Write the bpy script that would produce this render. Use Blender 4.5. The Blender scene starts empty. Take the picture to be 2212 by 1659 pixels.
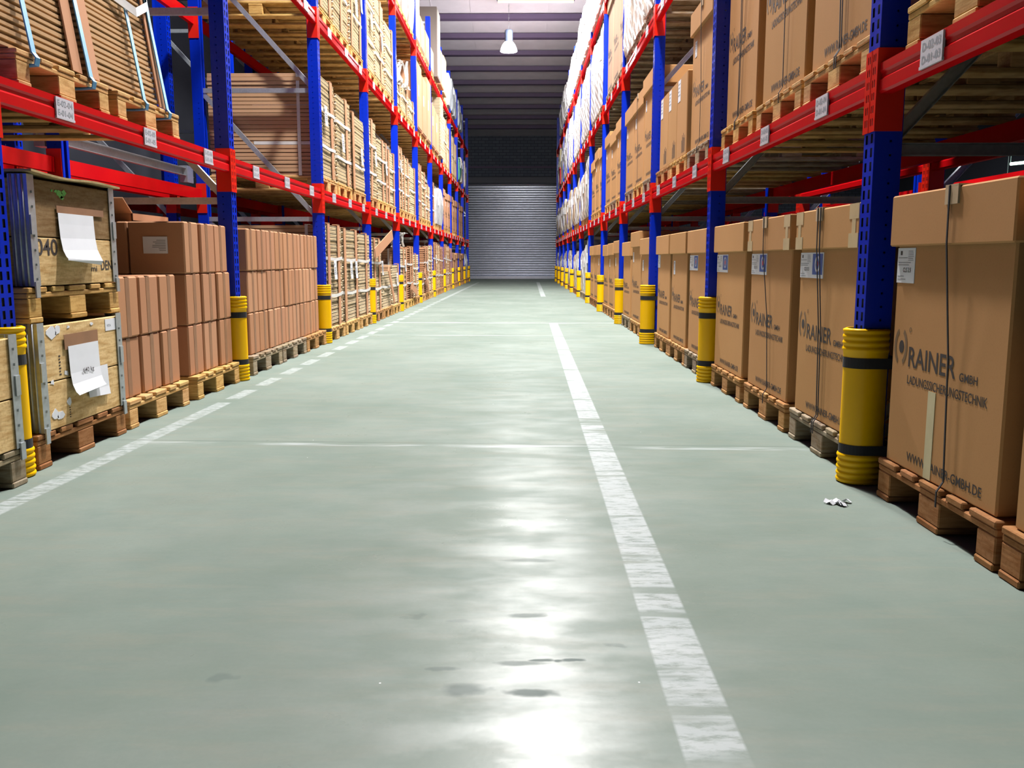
import bpy, bmesh, math, random
from mathutils import Matrix, Vector
R = math.radians
rng = random.Random(7)
scene = bpy.context.scene
COL = scene.collection

# ------------------------------------------------------------------ camera, world, exposure
F_PX, PITCH, YAW, CAM_H = 1896.0, 0.1413, 0.0092, 0.855
cam_data = bpy.data.cameras.new('camera')
cam_data.sensor_fit = 'HORIZONTAL'
cam_data.sensor_width = 36.0
cam_data.lens = 36.0 * F_PX / 2212.0
cam_data.clip_start = 0.05
cam_data.clip_end = 200
cam = bpy.data.objects.new('camera', cam_data)
COL.objects.link(cam)
cam.location = (0, 0, CAM_H)
cam.rotation_euler = (math.pi / 2 - PITCH, 0, YAW)
scene.camera = cam

world = bpy.data.worlds.new('world')
scene.world = world
world.use_nodes = True
world.node_tree.nodes['Background'].inputs[0].default_value = (0.55, 0.62, 0.8, 1)
world.node_tree.nodes['Background'].inputs[1].default_value = 0.012

scene.view_settings.view_transform = 'Standard'
scene.view_settings.look = 'None'
scene.view_settings.gamma = 1.0
scene.view_settings.exposure = 1.05
scene.view_settings.use_curve_mapping = False

# the bell lamp in view, and the strip lights along the roof: (x, y, z)
LAMP_POS, LAMP_W = (-0.30, 23.5, 6.13), 185
STRIPS = [(0.37, 22.4, 7.02), (0.35, 17.3, 7.60), (0.30, 12.2, 8.5), (0.25, 7.1, 9.05)]
STRIP_W = [60, 70, 120, 150]         # straight down from the tubes
STRIP_SPOT_W = [650, 800, 1500, 2100]  # wide cone of the reflector
LAMP_COLOR = (1.0, 0.975, 0.965)
scene.cycles.diffuse_bounces = 1
scene.cycles.max_bounces = 5

# ------------------------------------------------------------------ main dimensions
XL, XR, AR = -1.985, 1.275, 0.0031           # front faces of the rack posts; the right row runs slightly outwards
Y0L, Y0R, BAY = 3.386, 3.339, 2.8
LEVEL = [0.0, 1.55, 3.23, 4.91]              # tops of the beams
POST_H = 6.12
RACK_D = 1.25
Y_END = 38.6
ORD = ['first', 'second', 'third', 'fourth', 'fifth', 'sixth', 'seventh', 'eighth', 'ninth', 'tenth', 'eleventh', 'twelfth', 'thirteenth']


# ------------------------------------------------------------------ materials
def new_mat(name):
    m = bpy.data.materials.new(name)
    m.use_nodes = True
    nt = m.node_tree
    return m, nt, nt.nodes['Principled BSDF']


def nd(nt, kind, **kw):
    n = nt.nodes.new(kind)
    for k, v in kw.items():
        if k.startswith('i_'):
            n.inputs[k[2:].replace('_', ' ')].default_value = v
        else:
            setattr(n, k, v)
    return n


def mth(nt, op, a, b=None, c=None, clamp=False):
    n = nt.nodes.new('ShaderNodeMath')
    n.operation = op
    n.use_clamp = clamp
    for i, v in enumerate((a, b, c)):
        if v is None:
            continue
        if isinstance(v, (int, float)):
            n.inputs[i].default_value = v
        else:
            nt.links.new(v, n.inputs[i])
    return n.outputs[0]


def mixc(nt, fac, a, b, mode='MIX'):
    n = nt.nodes.new('ShaderNodeMix')
    n.data_type = 'RGBA'
    n.blend_type = mode
    for s, v in ((n.inputs[0], fac), (n.inputs[6], a), (n.inputs[7], b)):
        if isinstance(v, (int, float)):
            s.default_value = v
        elif isinstance(v, tuple):
            s.default_value = (*v[:3], 1)
        else:
            nt.links.new(v, s)
    return n.outputs[2]


def obj_coord(nt):
    """object coordinates shifted by a random amount for each object"""
    tc = nd(nt, 'ShaderNodeTexCoord')
    oi = nd(nt, 'ShaderNodeObjectInfo')
    mul = mth(nt, 'MULTIPLY', oi.outputs['Random'], 37.0)
    add = nd(nt, 'ShaderNodeVectorMath', operation='ADD')
    nt.links.new(tc.outputs['Object'], add.inputs[0])
    nt.links.new(mul, add.inputs[1])
    return add.outputs[0], oi


def noise(nt, vec, scale, detail=3, rough=0.55, stretch=None):
    if stretch:
        mp = nd(nt, 'ShaderNodeMapping')
        mp.inputs['Scale'].default_value = stretch
        nt.links.new(vec, mp.inputs[0])
        vec = mp.outputs[0]
    n = nd(nt, 'ShaderNodeTexNoise')
    n.inputs['Scale'].default_value = scale
    n.inputs['Detail'].default_value = detail
    n.inputs['Roughness'].default_value = rough
    nt.links.new(vec, n.inputs['Vector'])
    return n.outputs['Fac']


def ramp(nt, fac, p0, p1):
    n = nd(nt, 'ShaderNodeMapRange')
    n.inputs['From Min'].default_value = p0
    n.inputs['From Max'].default_value = p1
    nt.links.new(fac, n.inputs['Value'])
    return n.outputs[0]


def mat_plain(name, col, rough=0.5, metal=0.0, vary=0.0, scale=6, spec=0.5, bump=0.0, use_obj_col=False, coat=0.0):
    m, nt, b = new_mat(name)
    b.inputs['Base Color'].default_value = (*col, 1)
    b.inputs['Roughness'].default_value = rough
    b.inputs['Metallic'].default_value = metal
    b.inputs['Specular IOR Level'].default_value = spec
    b.inputs['Coat Weight'].default_value = coat
    if vary or bump or use_obj_col:
        vec, oi = obj_coord(nt)
        f = noise(nt, vec, scale)
        base = col
        if use_obj_col:
            base = oi.outputs['Color']
        dark = mixc(nt, 1.0, base, (1 - vary, 1 - vary, 1 - vary), 'MULTIPLY')
        out = mixc(nt, ramp(nt, f, 0.35, 0.65), dark, base)
        nt.links.new(out, b.inputs['Base Color'])
        if bump:
            bp = nd(nt, 'ShaderNodeBump')
            bp.inputs['Strength'].default_value = bump
            bp.inputs['Distance'].default_value = 0.004
            nt.links.new(f, bp.inputs['Height'])
            nt.links.new(bp.outputs[0], b.inputs['Normal'])
    return m


def mat_paint(name, col, gloss=0.045, rough=0.22, vary=0.1, scale=4):
    """powder coat: coloured matt layer with a thin clear sheen"""
    m, nt, b = new_mat(name)
    nt.nodes.remove(b)
    vec, oi = obj_coord(nt)
    f = noise(nt, vec, scale)
    c = mixc(nt, ramp(nt, f, 0.35, 0.65), tuple(x * (1 - vary) for x in col), col)
    dif = nd(nt, 'ShaderNodeBsdfDiffuse')
    glo = nd(nt, 'ShaderNodeBsdfGlossy')
    glo.inputs['Roughness'].default_value = rough
    mx = nd(nt, 'ShaderNodeMixShader')
    mx.inputs[0].default_value = gloss
    nt.links.new(c, dif.inputs['Color'])
    nt.links.new(dif.outputs[0], mx.inputs[1])
    nt.links.new(glo.outputs[0], mx.inputs[2])
    nt.links.new(mx.outputs[0], nt.nodes['Material Output'].inputs['Surface'])
    return m


def mat_wood():
    m, nt, b = new_mat('pallet_wood')
    vec, oi = obj_coord(nt)
    grain = noise(nt, vec, 9, 4, 0.6, (1, 1, 7))
    grain2 = noise(nt, vec, 24, 2, 0.5, (4, 0.6, 4))
    blot = noise(nt, vec, 7, 3)
    base = oi.outputs['Color']
    c = mixc(nt, ramp(nt, grain, 0.42, 0.7), base, mixc(nt, 1.0, base, (0.66, 0.55, 0.42), 'MULTIPLY'))
    c = mixc(nt, mth(nt, 'MULTIPLY', ramp(nt, grain2, 0.5, 0.75), 0.45), c, mixc(nt, 1.0, base, (0.55, 0.44, 0.34), 'MULTIPLY'))
    c = mixc(nt, mth(nt, 'MULTIPLY', ramp(nt, blot, 0.56, 0.78), 0.6), c, mixc(nt, 1.0, base, (0.45, 0.38, 0.32), 'MULTIPLY'))
    nt.links.new(c, b.inputs['Base Color'])
    b.inputs['Roughness'].default_value = 0.8
    b.inputs['Specular IOR Level'].default_value = 0.08
    bp = nd(nt, 'ShaderNodeBump')
    bp.inputs['Strength'].default_value = 0.35
    bp.inputs['Distance'].default_value = 0.003
    nt.links.new(grain, bp.inputs['Height'])
    nt.links.new(bp.outputs[0], b.inputs['Normal'])
    return m


def mat_card():
    m, nt, b = new_mat('cardboard')
    vec, oi = obj_coord(nt)
    base = oi.outputs['Color']
    f = noise(nt, vec, 2.2, 4)
    g = noise(nt, vec, 160, 2, 0.6)
    c = mixc(nt, mth(nt, 'MULTIPLY', ramp(nt, f, 0.4, 0.7), 0.35), base, mixc(nt, 1.0, base, (0.86, 0.84, 0.78), 'MULTIPLY'))
    c = mixc(nt, mth(nt, 'MULTIPLY', ramp(nt, g, 0.5, 0.8), 0.2), c, mixc(nt, 1.0, base, (0.7, 0.65, 0.6), 'MULTIPLY'))
    nt.links.new(c, b.inputs['Base Color'])
    b.inputs['Roughness'].default_value = 0.8
    b.inputs['Specular IOR Level'].default_value = 0.06
    return m


def mat_film():
    m, nt, b = new_mat('stretch_film')
    vec, oi = obj_coord(nt)
    wv = nd(nt, 'ShaderNodeTexWave')
    wv.wave_type = 'BANDS'
    wv.bands_direction = 'DIAGONAL'
    wv.inputs['Scale'].default_value = 3.2
    wv.inputs['Distortion'].default_value = 2.2
    wv.inputs['Detail'].default_value = 2
    nt.links.new(vec, wv.inputs[0])
    f = noise(nt, vec, 10, 3, 0.6, (1, 1, 0.4))
    h = mth(nt, 'ADD', wv.outputs['Fac'], f)
    base = oi.outputs['Color']
    c = mixc(nt, mth(nt, 'MULTIPLY', wv.outputs['Fac'], 0.3), base, mixc(nt, 1.0, base, (0.82, 0.8, 0.84), 'MULTIPLY'))
    nt.links.new(c, b.inputs['Base Color'])
    b.inputs['Roughness'].default_value = 0.28
    bp = nd(nt, 'ShaderNodeBump')
    bp.inputs['Strength'].default_value = 0.5
    bp.inputs['Distance'].default_value = 0.02
    nt.links.new(h, bp.inputs['Height'])
    nt.links.new(bp.outputs[0], b.inputs['Normal'])
    return m


def mat_galv():
    m, nt, b = new_mat('galvanised_steel')
    vec, oi = obj_coord(nt)
    v = nd(nt, 'ShaderNodeTexVoronoi')
    v.inputs['Scale'].default_value = 60
    nt.links.new(vec, v.inputs['Vector'])
    f = noise(nt, vec, 9, 3)
    c = mixc(nt, mth(nt, 'MULTIPLY', v.outputs['Distance'], 0.6), (0.50, 0.54, 0.56), (0.36, 0.40, 0.42))
    c = mixc(nt, mth(nt, 'MULTIPLY', ramp(nt, f, 0.5, 0.8), 0.5), c, (0.25, 0.27, 0.28))
    nt.links.new(c, b.inputs['Base Color'])
    b.inputs['Metallic'].default_value = 0.6
    b.inputs['Roughness'].default_value = 0.42
    return m


def mat_emit(name, col, strength, base=None):
    m, nt, b = new_mat(name)
    b.inputs['Base Color'].default_value = (*(base or col), 1)
    b.inputs['Emission Color'].default_value = (*col, 1)
    b.inputs['Emission Strength'].default_value = strength
    return m


def mat_floor():
    m, nt, b = new_mat('sealed_concrete')
    geo = nd(nt, 'ShaderNodeNewGeometry')
    pos = geo.outputs['Position']
    sep = nd(nt, 'ShaderNodeSeparateXYZ')
    nt.links.new(pos, sep.inputs[0])
    X, Y = sep.outputs[0], sep.outputs[1]
    big = noise(nt, pos, 0.9, 4, 0.6)
    mid = noise(nt, pos, 3.0, 5, 0.62)
    fine = noise(nt, pos, 90, 2, 0.6)
    scrape = noise(nt, pos, 5, 4, 0.65, (0.5, 2.6, 1))
    patch = noise(nt, pos, 2.6, 4, 0.6, (1.1, 2.4, 1))
    wear = noise(nt, pos, 26, 4, 0.7, (0.6, 1.6, 1))
    wear2 = noise(nt, pos, 4.5, 3, 0.6, (0.3, 2.2, 1))
    c = mixc(nt, ramp(nt, big, 0.35, 0.68), (0.185, 0.230, 0.194), (0.245, 0.29, 0.253))
    c = mixc(nt, mth(nt, 'MULTIPLY', ramp(nt, mid, 0.45, 0.75), 0.45), c, (0.145, 0.205, 0.178))
    c = mixc(nt, mth(nt, 'MULTIPLY', ramp(nt, scrape, 0.5, 0.8), 0.40), c, (0.28, 0.27, 0.215))
    c = mixc(nt, mth(nt, 'MULTIPLY', ramp(nt, fine, 0.35, 0.7), 0.10), c, (0.15, 0.175, 0.16))

    def band(v, lo, hi, soft=0.004):
        return mth(nt, 'MULTIPLY', mth(nt, 'DIVIDE', mth(nt, 'SUBTRACT', v, lo), soft, clamp=True),
                   mth(nt, 'DIVIDE', mth(nt, 'SUBTRACT', hi, v), soft, clamp=True), clamp=True)
    # solid line along the aisle (leans slightly), worn
    xs = mth(nt, 'SUBTRACT', X, mth(nt, 'MULTIPLY', Y, 0.0102))
    line = band(xs, 0.268, 0.388, 0.006)
    line = mth(nt, 'MULTIPLY', line, mth(nt, 'ADD', band(Y, -3.0, 4.56), mth(nt, 'ADD', band(Y, 4.60, 11.95), band(Y, 20.3, 33.0)), clamp=True))
    line = mth(nt, 'MULTIPLY', line, mth(nt, 'SUBTRACT', 1.0, mth(nt, 'MULTIPLY', ramp(nt, wear, 0.47, 0.64), 0.75)))
    line = mth(nt, 'MULTIPLY', line, mth(nt, 'SUBTRACT', 1.0, mth(nt, 'MULTIPLY', ramp(nt, wear2, 0.54, 0.63), 0.85)))
    # worn line before the racks on the other side
    xd = mth(nt, 'SUBTRACT', X, mth(nt, 'MULTIPLY', Y, 0.0085))
    dash = mth(nt, 'MULTIPLY', band(xd, -1.87, -1.775, 0.01), band(Y, -3, 33))
    seg = mth(nt, 'GREATER_THAN', mth(nt, 'SINE', mth(nt, 'MULTIPLY', mth(nt, 'ADD', Y, 0.55), 10.6)), -0.45)
    seg = mth(nt, 'MAXIMUM', seg, mth(nt, 'LESS_THAN', Y, 5.2))
    seg = mth(nt, 'MAXIMUM', seg, mth(nt, 'GREATER_THAN', Y, 18.5))
    dash = mth(nt, 'MULTIPLY', dash, seg)
    dash = mth(nt, 'MULTIPLY', dash, mth(nt, 'SUBTRACT', 0.85, mth(nt, 'MULTIPLY', ramp(nt, wear, 0.42, 0.60), 0.75)))
    # thin cross lines
    yj = mth(nt, 'ADD', Y, mth(nt, 'MULTIPLY', X, 0.04))
    inx = band(X, -1.85, 1.32, 0.05)
    cross = mth(nt, 'MULTIPLY', band(yj, 3.93, 4.0, 0.015), mth(nt, 'MULTIPLY', inx, ramp(nt, wear2, 0.52, 0.42)))
    cross2 = mth(nt, 'MAXIMUM', band(yj, 11.82, 11.96, 0.02), band(yj, 9.85, 9.94, 0.03))
    cross2 = mth(nt, 'MULTIPLY', cross2, mth(nt, 'MULTIPLY', inx, mth(nt, 'MULTIPLY', ramp(nt, wear2, 0.62, 0.42), 0.7)))
    white = mth(nt, 'MAXIMUM', mth(nt, 'MAXIMUM', line, dash), mth(nt, 'MAXIMUM', mth(nt, 'MULTIPLY', cross, 0.8), cross2))
    c = mixc(nt, white, c, (0.42, 0.46, 0.455))
    # saw-cut joints
    joint = mth(nt, 'MAXIMUM', band(yj, 4.018, 4.026, 0.002), band(yj, 12.0, 12.012, 0.003))
    joint = mth(nt, 'MAXIMUM', joint, band(yj, 20.0, 20.012, 0.003))
    c = mixc(nt, mth(nt, 'MULTIPLY', joint, 0.8), c, (0.10, 0.12, 0.11))
    # oil and water stains with a shape of their own
    warp = nd(nt, 'ShaderNodeTexNoise')
    warp.inputs['Scale'].default_value = 22
    nt.links.new(pos, warp.inputs['Vector'])
    stains = [(-0.115, 1.655, 0.055, 0.028, 0.55), (0.02, 1.645, 0.06, 0.016, 0.7), (0.045, 1.785, 0.03, 0.008, 0.75),
              (0.085, 1.782, 0.016, 0.007, 0.7), (0.12, 1.786, 0.03, 0.008, 0.75), (0.0, 1.77, 0.055, 0.012, 0.5),
              (-0.25, 2.02, 0.022, 0.022, 0.35), (-0.14, 1.99, 0.03, 0.012, 0.35), (0.02, 2.03, 0.055, 0.016, 0.45),
              (-0.17, 1.745, 0.03, 0.012, 0.45), (0.22, 1.87, 0.025, 0.012, 0.35), (-0.62, 1.70, 0.03, 0.02, 0.35), (0.03, 2.42, 0.08, 0.016, 0.3)]
    st = None
    jx = mth(nt, 'ADD', X, mth(nt, 'MULTIPLY', mth(nt, 'SUBTRACT', warp.outputs['Fac'], 0.5), 0.09))
    jy = mth(nt, 'ADD', Y, mth(nt, 'MULTIPLY', mth(nt, 'SUBTRACT', mid, 0.5), 0.06))
    for sx, sy, rx, ry, a in stains:
        d = mth(nt, 'ADD', mth(nt, 'POWER', mth(nt, 'DIVIDE', mth(nt, 'SUBTRACT', jx, sx), rx), 2), mth(nt, 'POWER', mth(nt, 'DIVIDE', mth(nt, 'SUBTRACT', jy, sy), ry), 2))
        f = mth(nt, 'MULTIPLY', mth(nt, 'SUBTRACT', 1.3, d, clamp=True), a)
        st = f if st is None else mth(nt, 'MAXIMUM', st, f)
    c = mixc(nt, st, c, (0.09, 0.12, 0.115))
    # pale specks of dust
    vo = nd(nt, 'ShaderNodeTexVoronoi')
    vo.inputs['Scale'].default_value = 5.5
    nt.links.new(pos, vo.inputs['Vector'])
    c = mixc(nt, mth(nt, 'LESS_THAN', vo.outputs['Distance'], 0.014), c, (0.7, 0.72, 0.72))
    rg = mth(nt, 'ADD', 0.20, mth(nt, 'MULTIPLY', mid, 0.20))
    rg = mth(nt, 'ADD', rg, mth(nt, 'MULTIPLY', st, 0.2))
    bp = nd(nt, 'ShaderNodeBump')
    bp.inputs['Strength'].default_value = 0.12
    bp.inputs['Distance'].default_value = 0.004
    nt.links.new(mth(nt, 'ADD', mid, mth(nt, 'MULTIPLY', fine, 0.15)), bp.inputs['Height'])
    # a dull sealer: matt concrete with a thin sheen that hardly grows towards grazing angles
    dif = nd(nt, 'ShaderNodeBsdfDiffuse')
    glo = nd(nt, 'ShaderNodeBsdfGlossy')
    mx = nd(nt, 'ShaderNodeMixShader')
    sheen = mth(nt, 'ADD', 0.030, mth(nt, 'MULTIPLY', ramp(nt, patch, 0.40, 0.66), 0.055))
    nt.links.new(mth(nt, 'MULTIPLY', sheen, mth(nt, 'SUBTRACT', 1.0, mth(nt, 'MULTIPLY', st, 0.8))), mx.inputs[0])
    nt.links.new(c, dif.inputs['Color'])
    nt.links.new(rg, glo.inputs['Roughness'])
    for q in (dif, glo):
        nt.links.new(bp.outputs[0], q.inputs['Normal'])
    nt.links.new(dif.outputs[0], mx.inputs[1])
    nt.links.new(glo.outputs[0], mx.inputs[2])
    nt.links.new(mx.outputs[0], nt.nodes['Material Output'].inputs['Surface'])
    nt.nodes.remove(b)
    return m


def mat_brick():
    m, nt, b = new_mat('painted_block_wall')
    tc = nd(nt, 'ShaderNodeTexCoord')
    mp = nd(nt, 'ShaderNodeMapping')
    mp.inputs['Rotation'].default_value = (R(90), 0, 0)
    nt.links.new(tc.outputs['Object'], mp.inputs[0])
    br = nd(nt, 'ShaderNodeTexBrick')
    br.inputs['Scale'].default_value = 1.0
    br.inputs['Brick Width'].default_value = 0.30
    br.inputs['Row Height'].default_value = 0.125
    br.inputs['Mortar Size'].default_value = 0.012
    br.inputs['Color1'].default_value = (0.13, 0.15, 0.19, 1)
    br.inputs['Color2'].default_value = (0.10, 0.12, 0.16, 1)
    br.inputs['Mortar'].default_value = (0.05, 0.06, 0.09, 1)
    nt.links.new(mp.outputs[0], br.inputs['Vector'])
    nt.links.new(br.outputs['Color'], b.inputs['Base Color'])
    b.inputs['Roughness'].default_value = 0.8
    return m


M = {}
M['wood'] = mat_wood()
M['card'] = mat_card()
M['film'] = mat_film()
M['cell'] = mat_plain('honeycomb_paper', (0.86, 0.70, 0.47), 0.8, vary=0.15, scale=14, spec=0.05)
M['galv'] = mat_galv()
M['blue'] = mat_paint('blue_paint', (0.002, 0.028, 0.56), 0.035, 0.25)
M['red'] = mat_paint('red_paint', (0.64, 0.005, 0.008), 0.05, 0.18)
M['orange'] = mat_paint('red_connector_paint', (0.80, 0.022, 0.010), 0.035, 0.25)
M['yellow'] = mat_paint('yellow_plastic', (1.0, 0.555, 0.002), 0.03, 0.3, 0.05)
M['black'] = mat_plain('black_webbing_and_slot_shade', (0.012, 0.014, 0.02), 0.7)  # strap webbing, and the sheets that paint shade behind rack slots
M['ink'] = mat_plain('black_ink', (0.035, 0.025, 0.022), 0.7)
M['brownink'] = mat_plain('brown_ink', (0.20, 0.115, 0.05), 0.7)
M['greyink'] = mat_plain('grey_ink', (0.30, 0.32, 0.36), 0.7)
M['paper'] = mat_plain('white_paper', (0.83, 0.85, 0.90), 0.65, vary=0.04, scale=8)
M['tag'] = mat_plain('label_film', (0.62, 0.62, 0.68), 0.35, vary=0.06, scale=20)
M['blueprint'] = mat_plain('blue_print', (0.02, 0.09, 0.42), 0.6)
M['redprint'] = mat_plain('red_print', (0.65, 0.05, 0.07), 0.6)
M['tape'] = mat_plain('brown_tape', (0.33, 0.16, 0.075), 0.5, vary=0.15, scale=12)
M['cleartape'] = mat_plain('pale_tape', (0.62, 0.50, 0.27), 0.25, vary=0.1, scale=12)
M['whitestrap'] = mat_plain('white_strapping', (0.78, 0.77, 0.74), 0.38, vary=0.1, scale=10)
M['bluestrap'] = mat_plain('blue_strapping', (0.10, 0.42, 0.75), 0.35, vary=0.1, scale=14)
M['green'] = mat_plain('green_paint', (0.16, 0.55, 0.10), 0.6)
M['roof'] = mat_plain('roof_deck', (0.78, 0.72, 0.80), 0.6, vary=0.08, scale=2)
M['purlin'] = mat_plain('roof_purlin', (0.13, 0.09, 0.17), 0.6, vary=0.1, scale=2)
M['wall'] = mat_brick()
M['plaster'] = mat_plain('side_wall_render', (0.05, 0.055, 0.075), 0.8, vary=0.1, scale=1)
M['floor'] = mat_floor()
M['shutter'] = mat_plain('shutter_steel', (0.52, 0.55, 0.63), 0.25, metal=0.85, vary=0.08, scale=2)
M['headbox'] = mat_plain('shutter_head', (0.09, 0.095, 0.12), 0.6)
M['lampbody'] = mat_plain('lamp_housing', (0.07, 0.09, 0.15), 0.45)
M['shade'] = mat_emit('lit_reflector', (1.0, 0.98, 0.95), 0.75, (0.5, 0.5, 0.5))
M['bulb'] = mat_emit('lit_bulb', (1.0, 0.97, 0.92), 25.0)
M['tube'] = mat_emit('lit_tube', (1.0, 0.78, 0.46), 0.75)
M['greentube'] = mat_emit('lit_tube_far', (0.62, 1.0, 0.80), 3.0)
M['redbox'] = mat_plain('red_plastic', (0.75, 0.06, 0.05), 0.45, vary=0.1)
M['greenbag'] = mat_plain('green_film', (0.05, 0.32, 0.20), 0.4, vary=0.2)

CARD = [(0.54, 0.275, 0.155), (0.52, 0.262, 0.142), (0.56, 0.295, 0.17), (0.50, 0.25, 0.14)]
CARD_Y = (0.58, 0.31, 0.13)                 # the yellower board of the lidded boxes
WOOD = {'pale': (0.70, 0.43, 0.18), 'grey': (0.38, 0.31, 0.22), 'red': (0.42, 0.20, 0.085), 'mid': (0.55, 0.30, 0.125), 'yellow': (0.72, 0.45, 0.16)}


# ------------------------------------------------------------------ mesh building
class MB:
    def __init__(self):
        self.v, self.f, self.mi, self.sm = [], [], [], []

    def quad(self, a, b, c, d, mi=0, sm=False):
        n = len(self.v)
        self.v += [a, b, c, d]
        self.f.append((n, n + 1, n + 2, n + 3)); self.mi.append(mi); self.sm.append(sm)

    def box(self, x0, x1, y0, y1, z0, z1, mi=0, bev=0.0):
        if bev > 0:
            return self.bbox(x0, x1, y0, y1, z0, z1, mi, bev)
        n = len(self.v)
        self.v += [(x0, y0, z0), (x1, y0, z0), (x1, y1, z0), (x0, y1, z0), (x0, y0, z1), (x1, y0, z1), (x1, y1, z1), (x0, y1, z1)]
        for f in ((0, 3, 2, 1), (4, 5, 6, 7), (0, 1, 5, 4), (1, 2, 6, 5), (2, 3, 7, 6), (3, 0, 4, 7)):
            self.f.append(tuple(n + i for i in f)); self.mi.append(mi); self.sm.append(False)
        return self

    def bbox(self, x0, x1, y0, y1, z0, z1, mi, b):
        """box with chamfered edges"""
        b = min(b, (x1 - x0) * .45, (y1 - y0) * .45, (z1 - z0) * .45)
        n = len(self.v)
        idx = {}
        for sx in (0, 1):
            for sy in (0, 1):
                for sz in (0, 1):
                    X, Y, Z = (x0, x1)[sx], (y0, y1)[sy], (z0, z1)[sz]
                    dx, dy, dz = (b, -b)[sx], (b, -b)[sy], (b, -b)[sz]
                    for k, p in enumerate(((X, Y + dy, Z + dz), (X + dx, Y, Z + dz), (X + dx, Y + dy, Z))):
                        idx[sx, sy, sz, k] = len(self.v)
                        self.v.append(p)
        def add(*k):
            self.f.append(tuple(idx[i] for i in k)); self.mi.append(mi); self.sm.append(False)
        for s in (0, 1):
            add(*[(s, a, c, 0) for a, c in (((0, 0), (0, 1), (1, 1), (1, 0)) if s == 0 else ((0, 0), (1, 0), (1, 1), (0, 1)))])
            add(*[(a, s, c, 1) for a, c in (((0, 0), (1, 0), (1, 1), (0, 1)) if s == 0 else ((0, 0), (0, 1), (1, 1), (1, 0)))])
            add(*[(a, c, s, 2) for a, c in (((0, 0), (0, 1), (1, 1), (1, 0)) if s == 0 else ((0, 0), (1, 0), (1, 1), (0, 1)))])
        for a in (0, 1):
            for c in (0, 1):
                add((0, a, c, 1), (1, a, c, 1), (1, a, c, 2), (0, a, c, 2))
                add((a, 0, c, 0), (a, 1, c, 0), (a, 1, c, 2), (a, 0, c, 2))
                add((a, c, 0, 0), (a, c, 1, 0), (a, c, 1, 1), (a, c, 0, 1))
                for e in (0, 1):
                    if a == 0 or True:
                        pass
        for a in (0, 1):
            for c in (0, 1):
                for e in (0, 1):
                    add((a, c, e, 0), (a, c, e, 1), (a, c, e, 2))
        return self

    def prism(self, pts, axis, a0, a1, mi=0, caps=True, sm=False):
        """pts: closed 2D outline; extruded along axis ('x','y','z') from a0 to a1"""
        def P(p, a):
            return {'x': (a, p[0], p[1]), 'y': (p[0], a, p[1]), 'z': (p[0], p[1], a)}[axis]
        n, k = len(self.v), len(pts)
        self.v += [P(p, a0) for p in pts] + [P(p, a1) for p in pts]
        for i in range(k):
            j = (i + 1) % k
            self.f.append((n + i, n + j, n + k + j, n + k + i)); self.mi.append(mi); self.sm.append(sm)
        if caps:
            self.f.append(tuple(range(n + k - 1, n - 1, -1))); self.mi.append(mi); self.sm.append(False)
            self.f.append(tuple(range(n + k, n + 2 * k))); self.mi.append(mi); self.sm.append(False)
        return self

    def bar(self, p, q, w, h, mi=0, up=(0, 0, 1)):
        """rectangular bar from p to q"""
        p, q = Vector(p), Vector(q)
        d = (q - p).normalized()
        s = d.cross(Vector(up))
        if s.length < 1e-5:
            s = d.cross(Vector((1, 0, 0)))
        s.normalize()
        u = s.cross(d)
        n = len(self.v)
        for e in (p, q):
            for a, c in ((-1, -1), (1, -1), (1, 1), (-1, 1)):
                self.v.append(tuple(e + s * (a * w / 2) + u * (c * h / 2)))
        for f in ((0, 1, 2, 3), (7, 6, 5, 4), (0, 4, 5, 1), (1, 5, 6, 2), (2, 6, 7, 3), (3, 7, 4, 0)):
            self.f.append(tuple(n + i for i in f)); self.mi.append(mi); self.sm.append(False)
        return self

    def channel(self, p, q, w, h, t, mi=0, up=(0, 0, 1)):
        """open C channel from p to q"""
        p, q = Vector(p), Vector(q)
        d = (q - p).normalized()
        s = d.cross(Vector(up)); s.normalize()
        u = s.cross(d)
        self.bar(p - s * (w / 2), q - s * (w / 2), t, h, mi, up)
        for k in (-1, 1):
            self.bar(p + u * (k * (h / 2 - t / 2)), q + u * (k * (h / 2 - t / 2)), w, t, mi, up)
        return self

    def tube(self, pts, r, seg=8, mi=0):
        pts = [Vector(p) for p in pts]
        n = len(self.v)
        for i, p in enumerate(pts):
            d = (pts[min(i + 1, len(pts) - 1)] - pts[max(i - 1, 0)]).normalized()
            s = d.cross(Vector((0.31, 0.2, 1)))
            s.normalize()
            u = s.cross(d)
            for k in range(seg):
                a = 2 * math.pi * k / seg
                self.v.append(tuple(p + s * (r * math.cos(a)) + u * (r * math.sin(a))))
        for i in range(len(pts) - 1):
            for k in range(seg):
                l = (k + 1) % seg
                self.f.append((n + i * seg + k, n + i * seg + l, n + (i + 1) * seg + l, n + (i + 1) * seg + k)); self.mi.append(mi); self.sm.append(True)
        for e in (0, len(pts) - 1):
            self.f.append(tuple(n + e * seg + k for k in range(seg))); self.mi.append(mi); self.sm.append(False)
        return self

    def ribbon(self, pts, nrm, w, t=0.0016, mi=0):
        """flat band through pts; nrm = direction of the band's width at each point"""
        n = len(self.v)
        P = [Vector(p) for p in pts]
        for i, p in enumerate(P):
            d = (P[min(i + 1, len(P) - 1)] - P[max(i - 1, 0)]).normalized()
            wv = Vector(nrm[i] if isinstance(nrm, list) else nrm)
            wv = (wv - d * wv.dot(d))
            wv.normalize()
            tv = d.cross(wv) * t
            for a, c in ((-1, -1), (1, -1), (1, 1), (-1, 1)):
                self.v.append(tuple(p + wv * (a * w / 2) + tv * c))
        for i in range(len(P) - 1):
            for k in range(4):
                l = (k + 1) % 4
                self.f.append((n + i * 4 + k, n + i * 4 + l, n + i * 4 + 4 + l, n + i * 4 + 4 + k)); self.mi.append(mi); self.sm.append(False)
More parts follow.
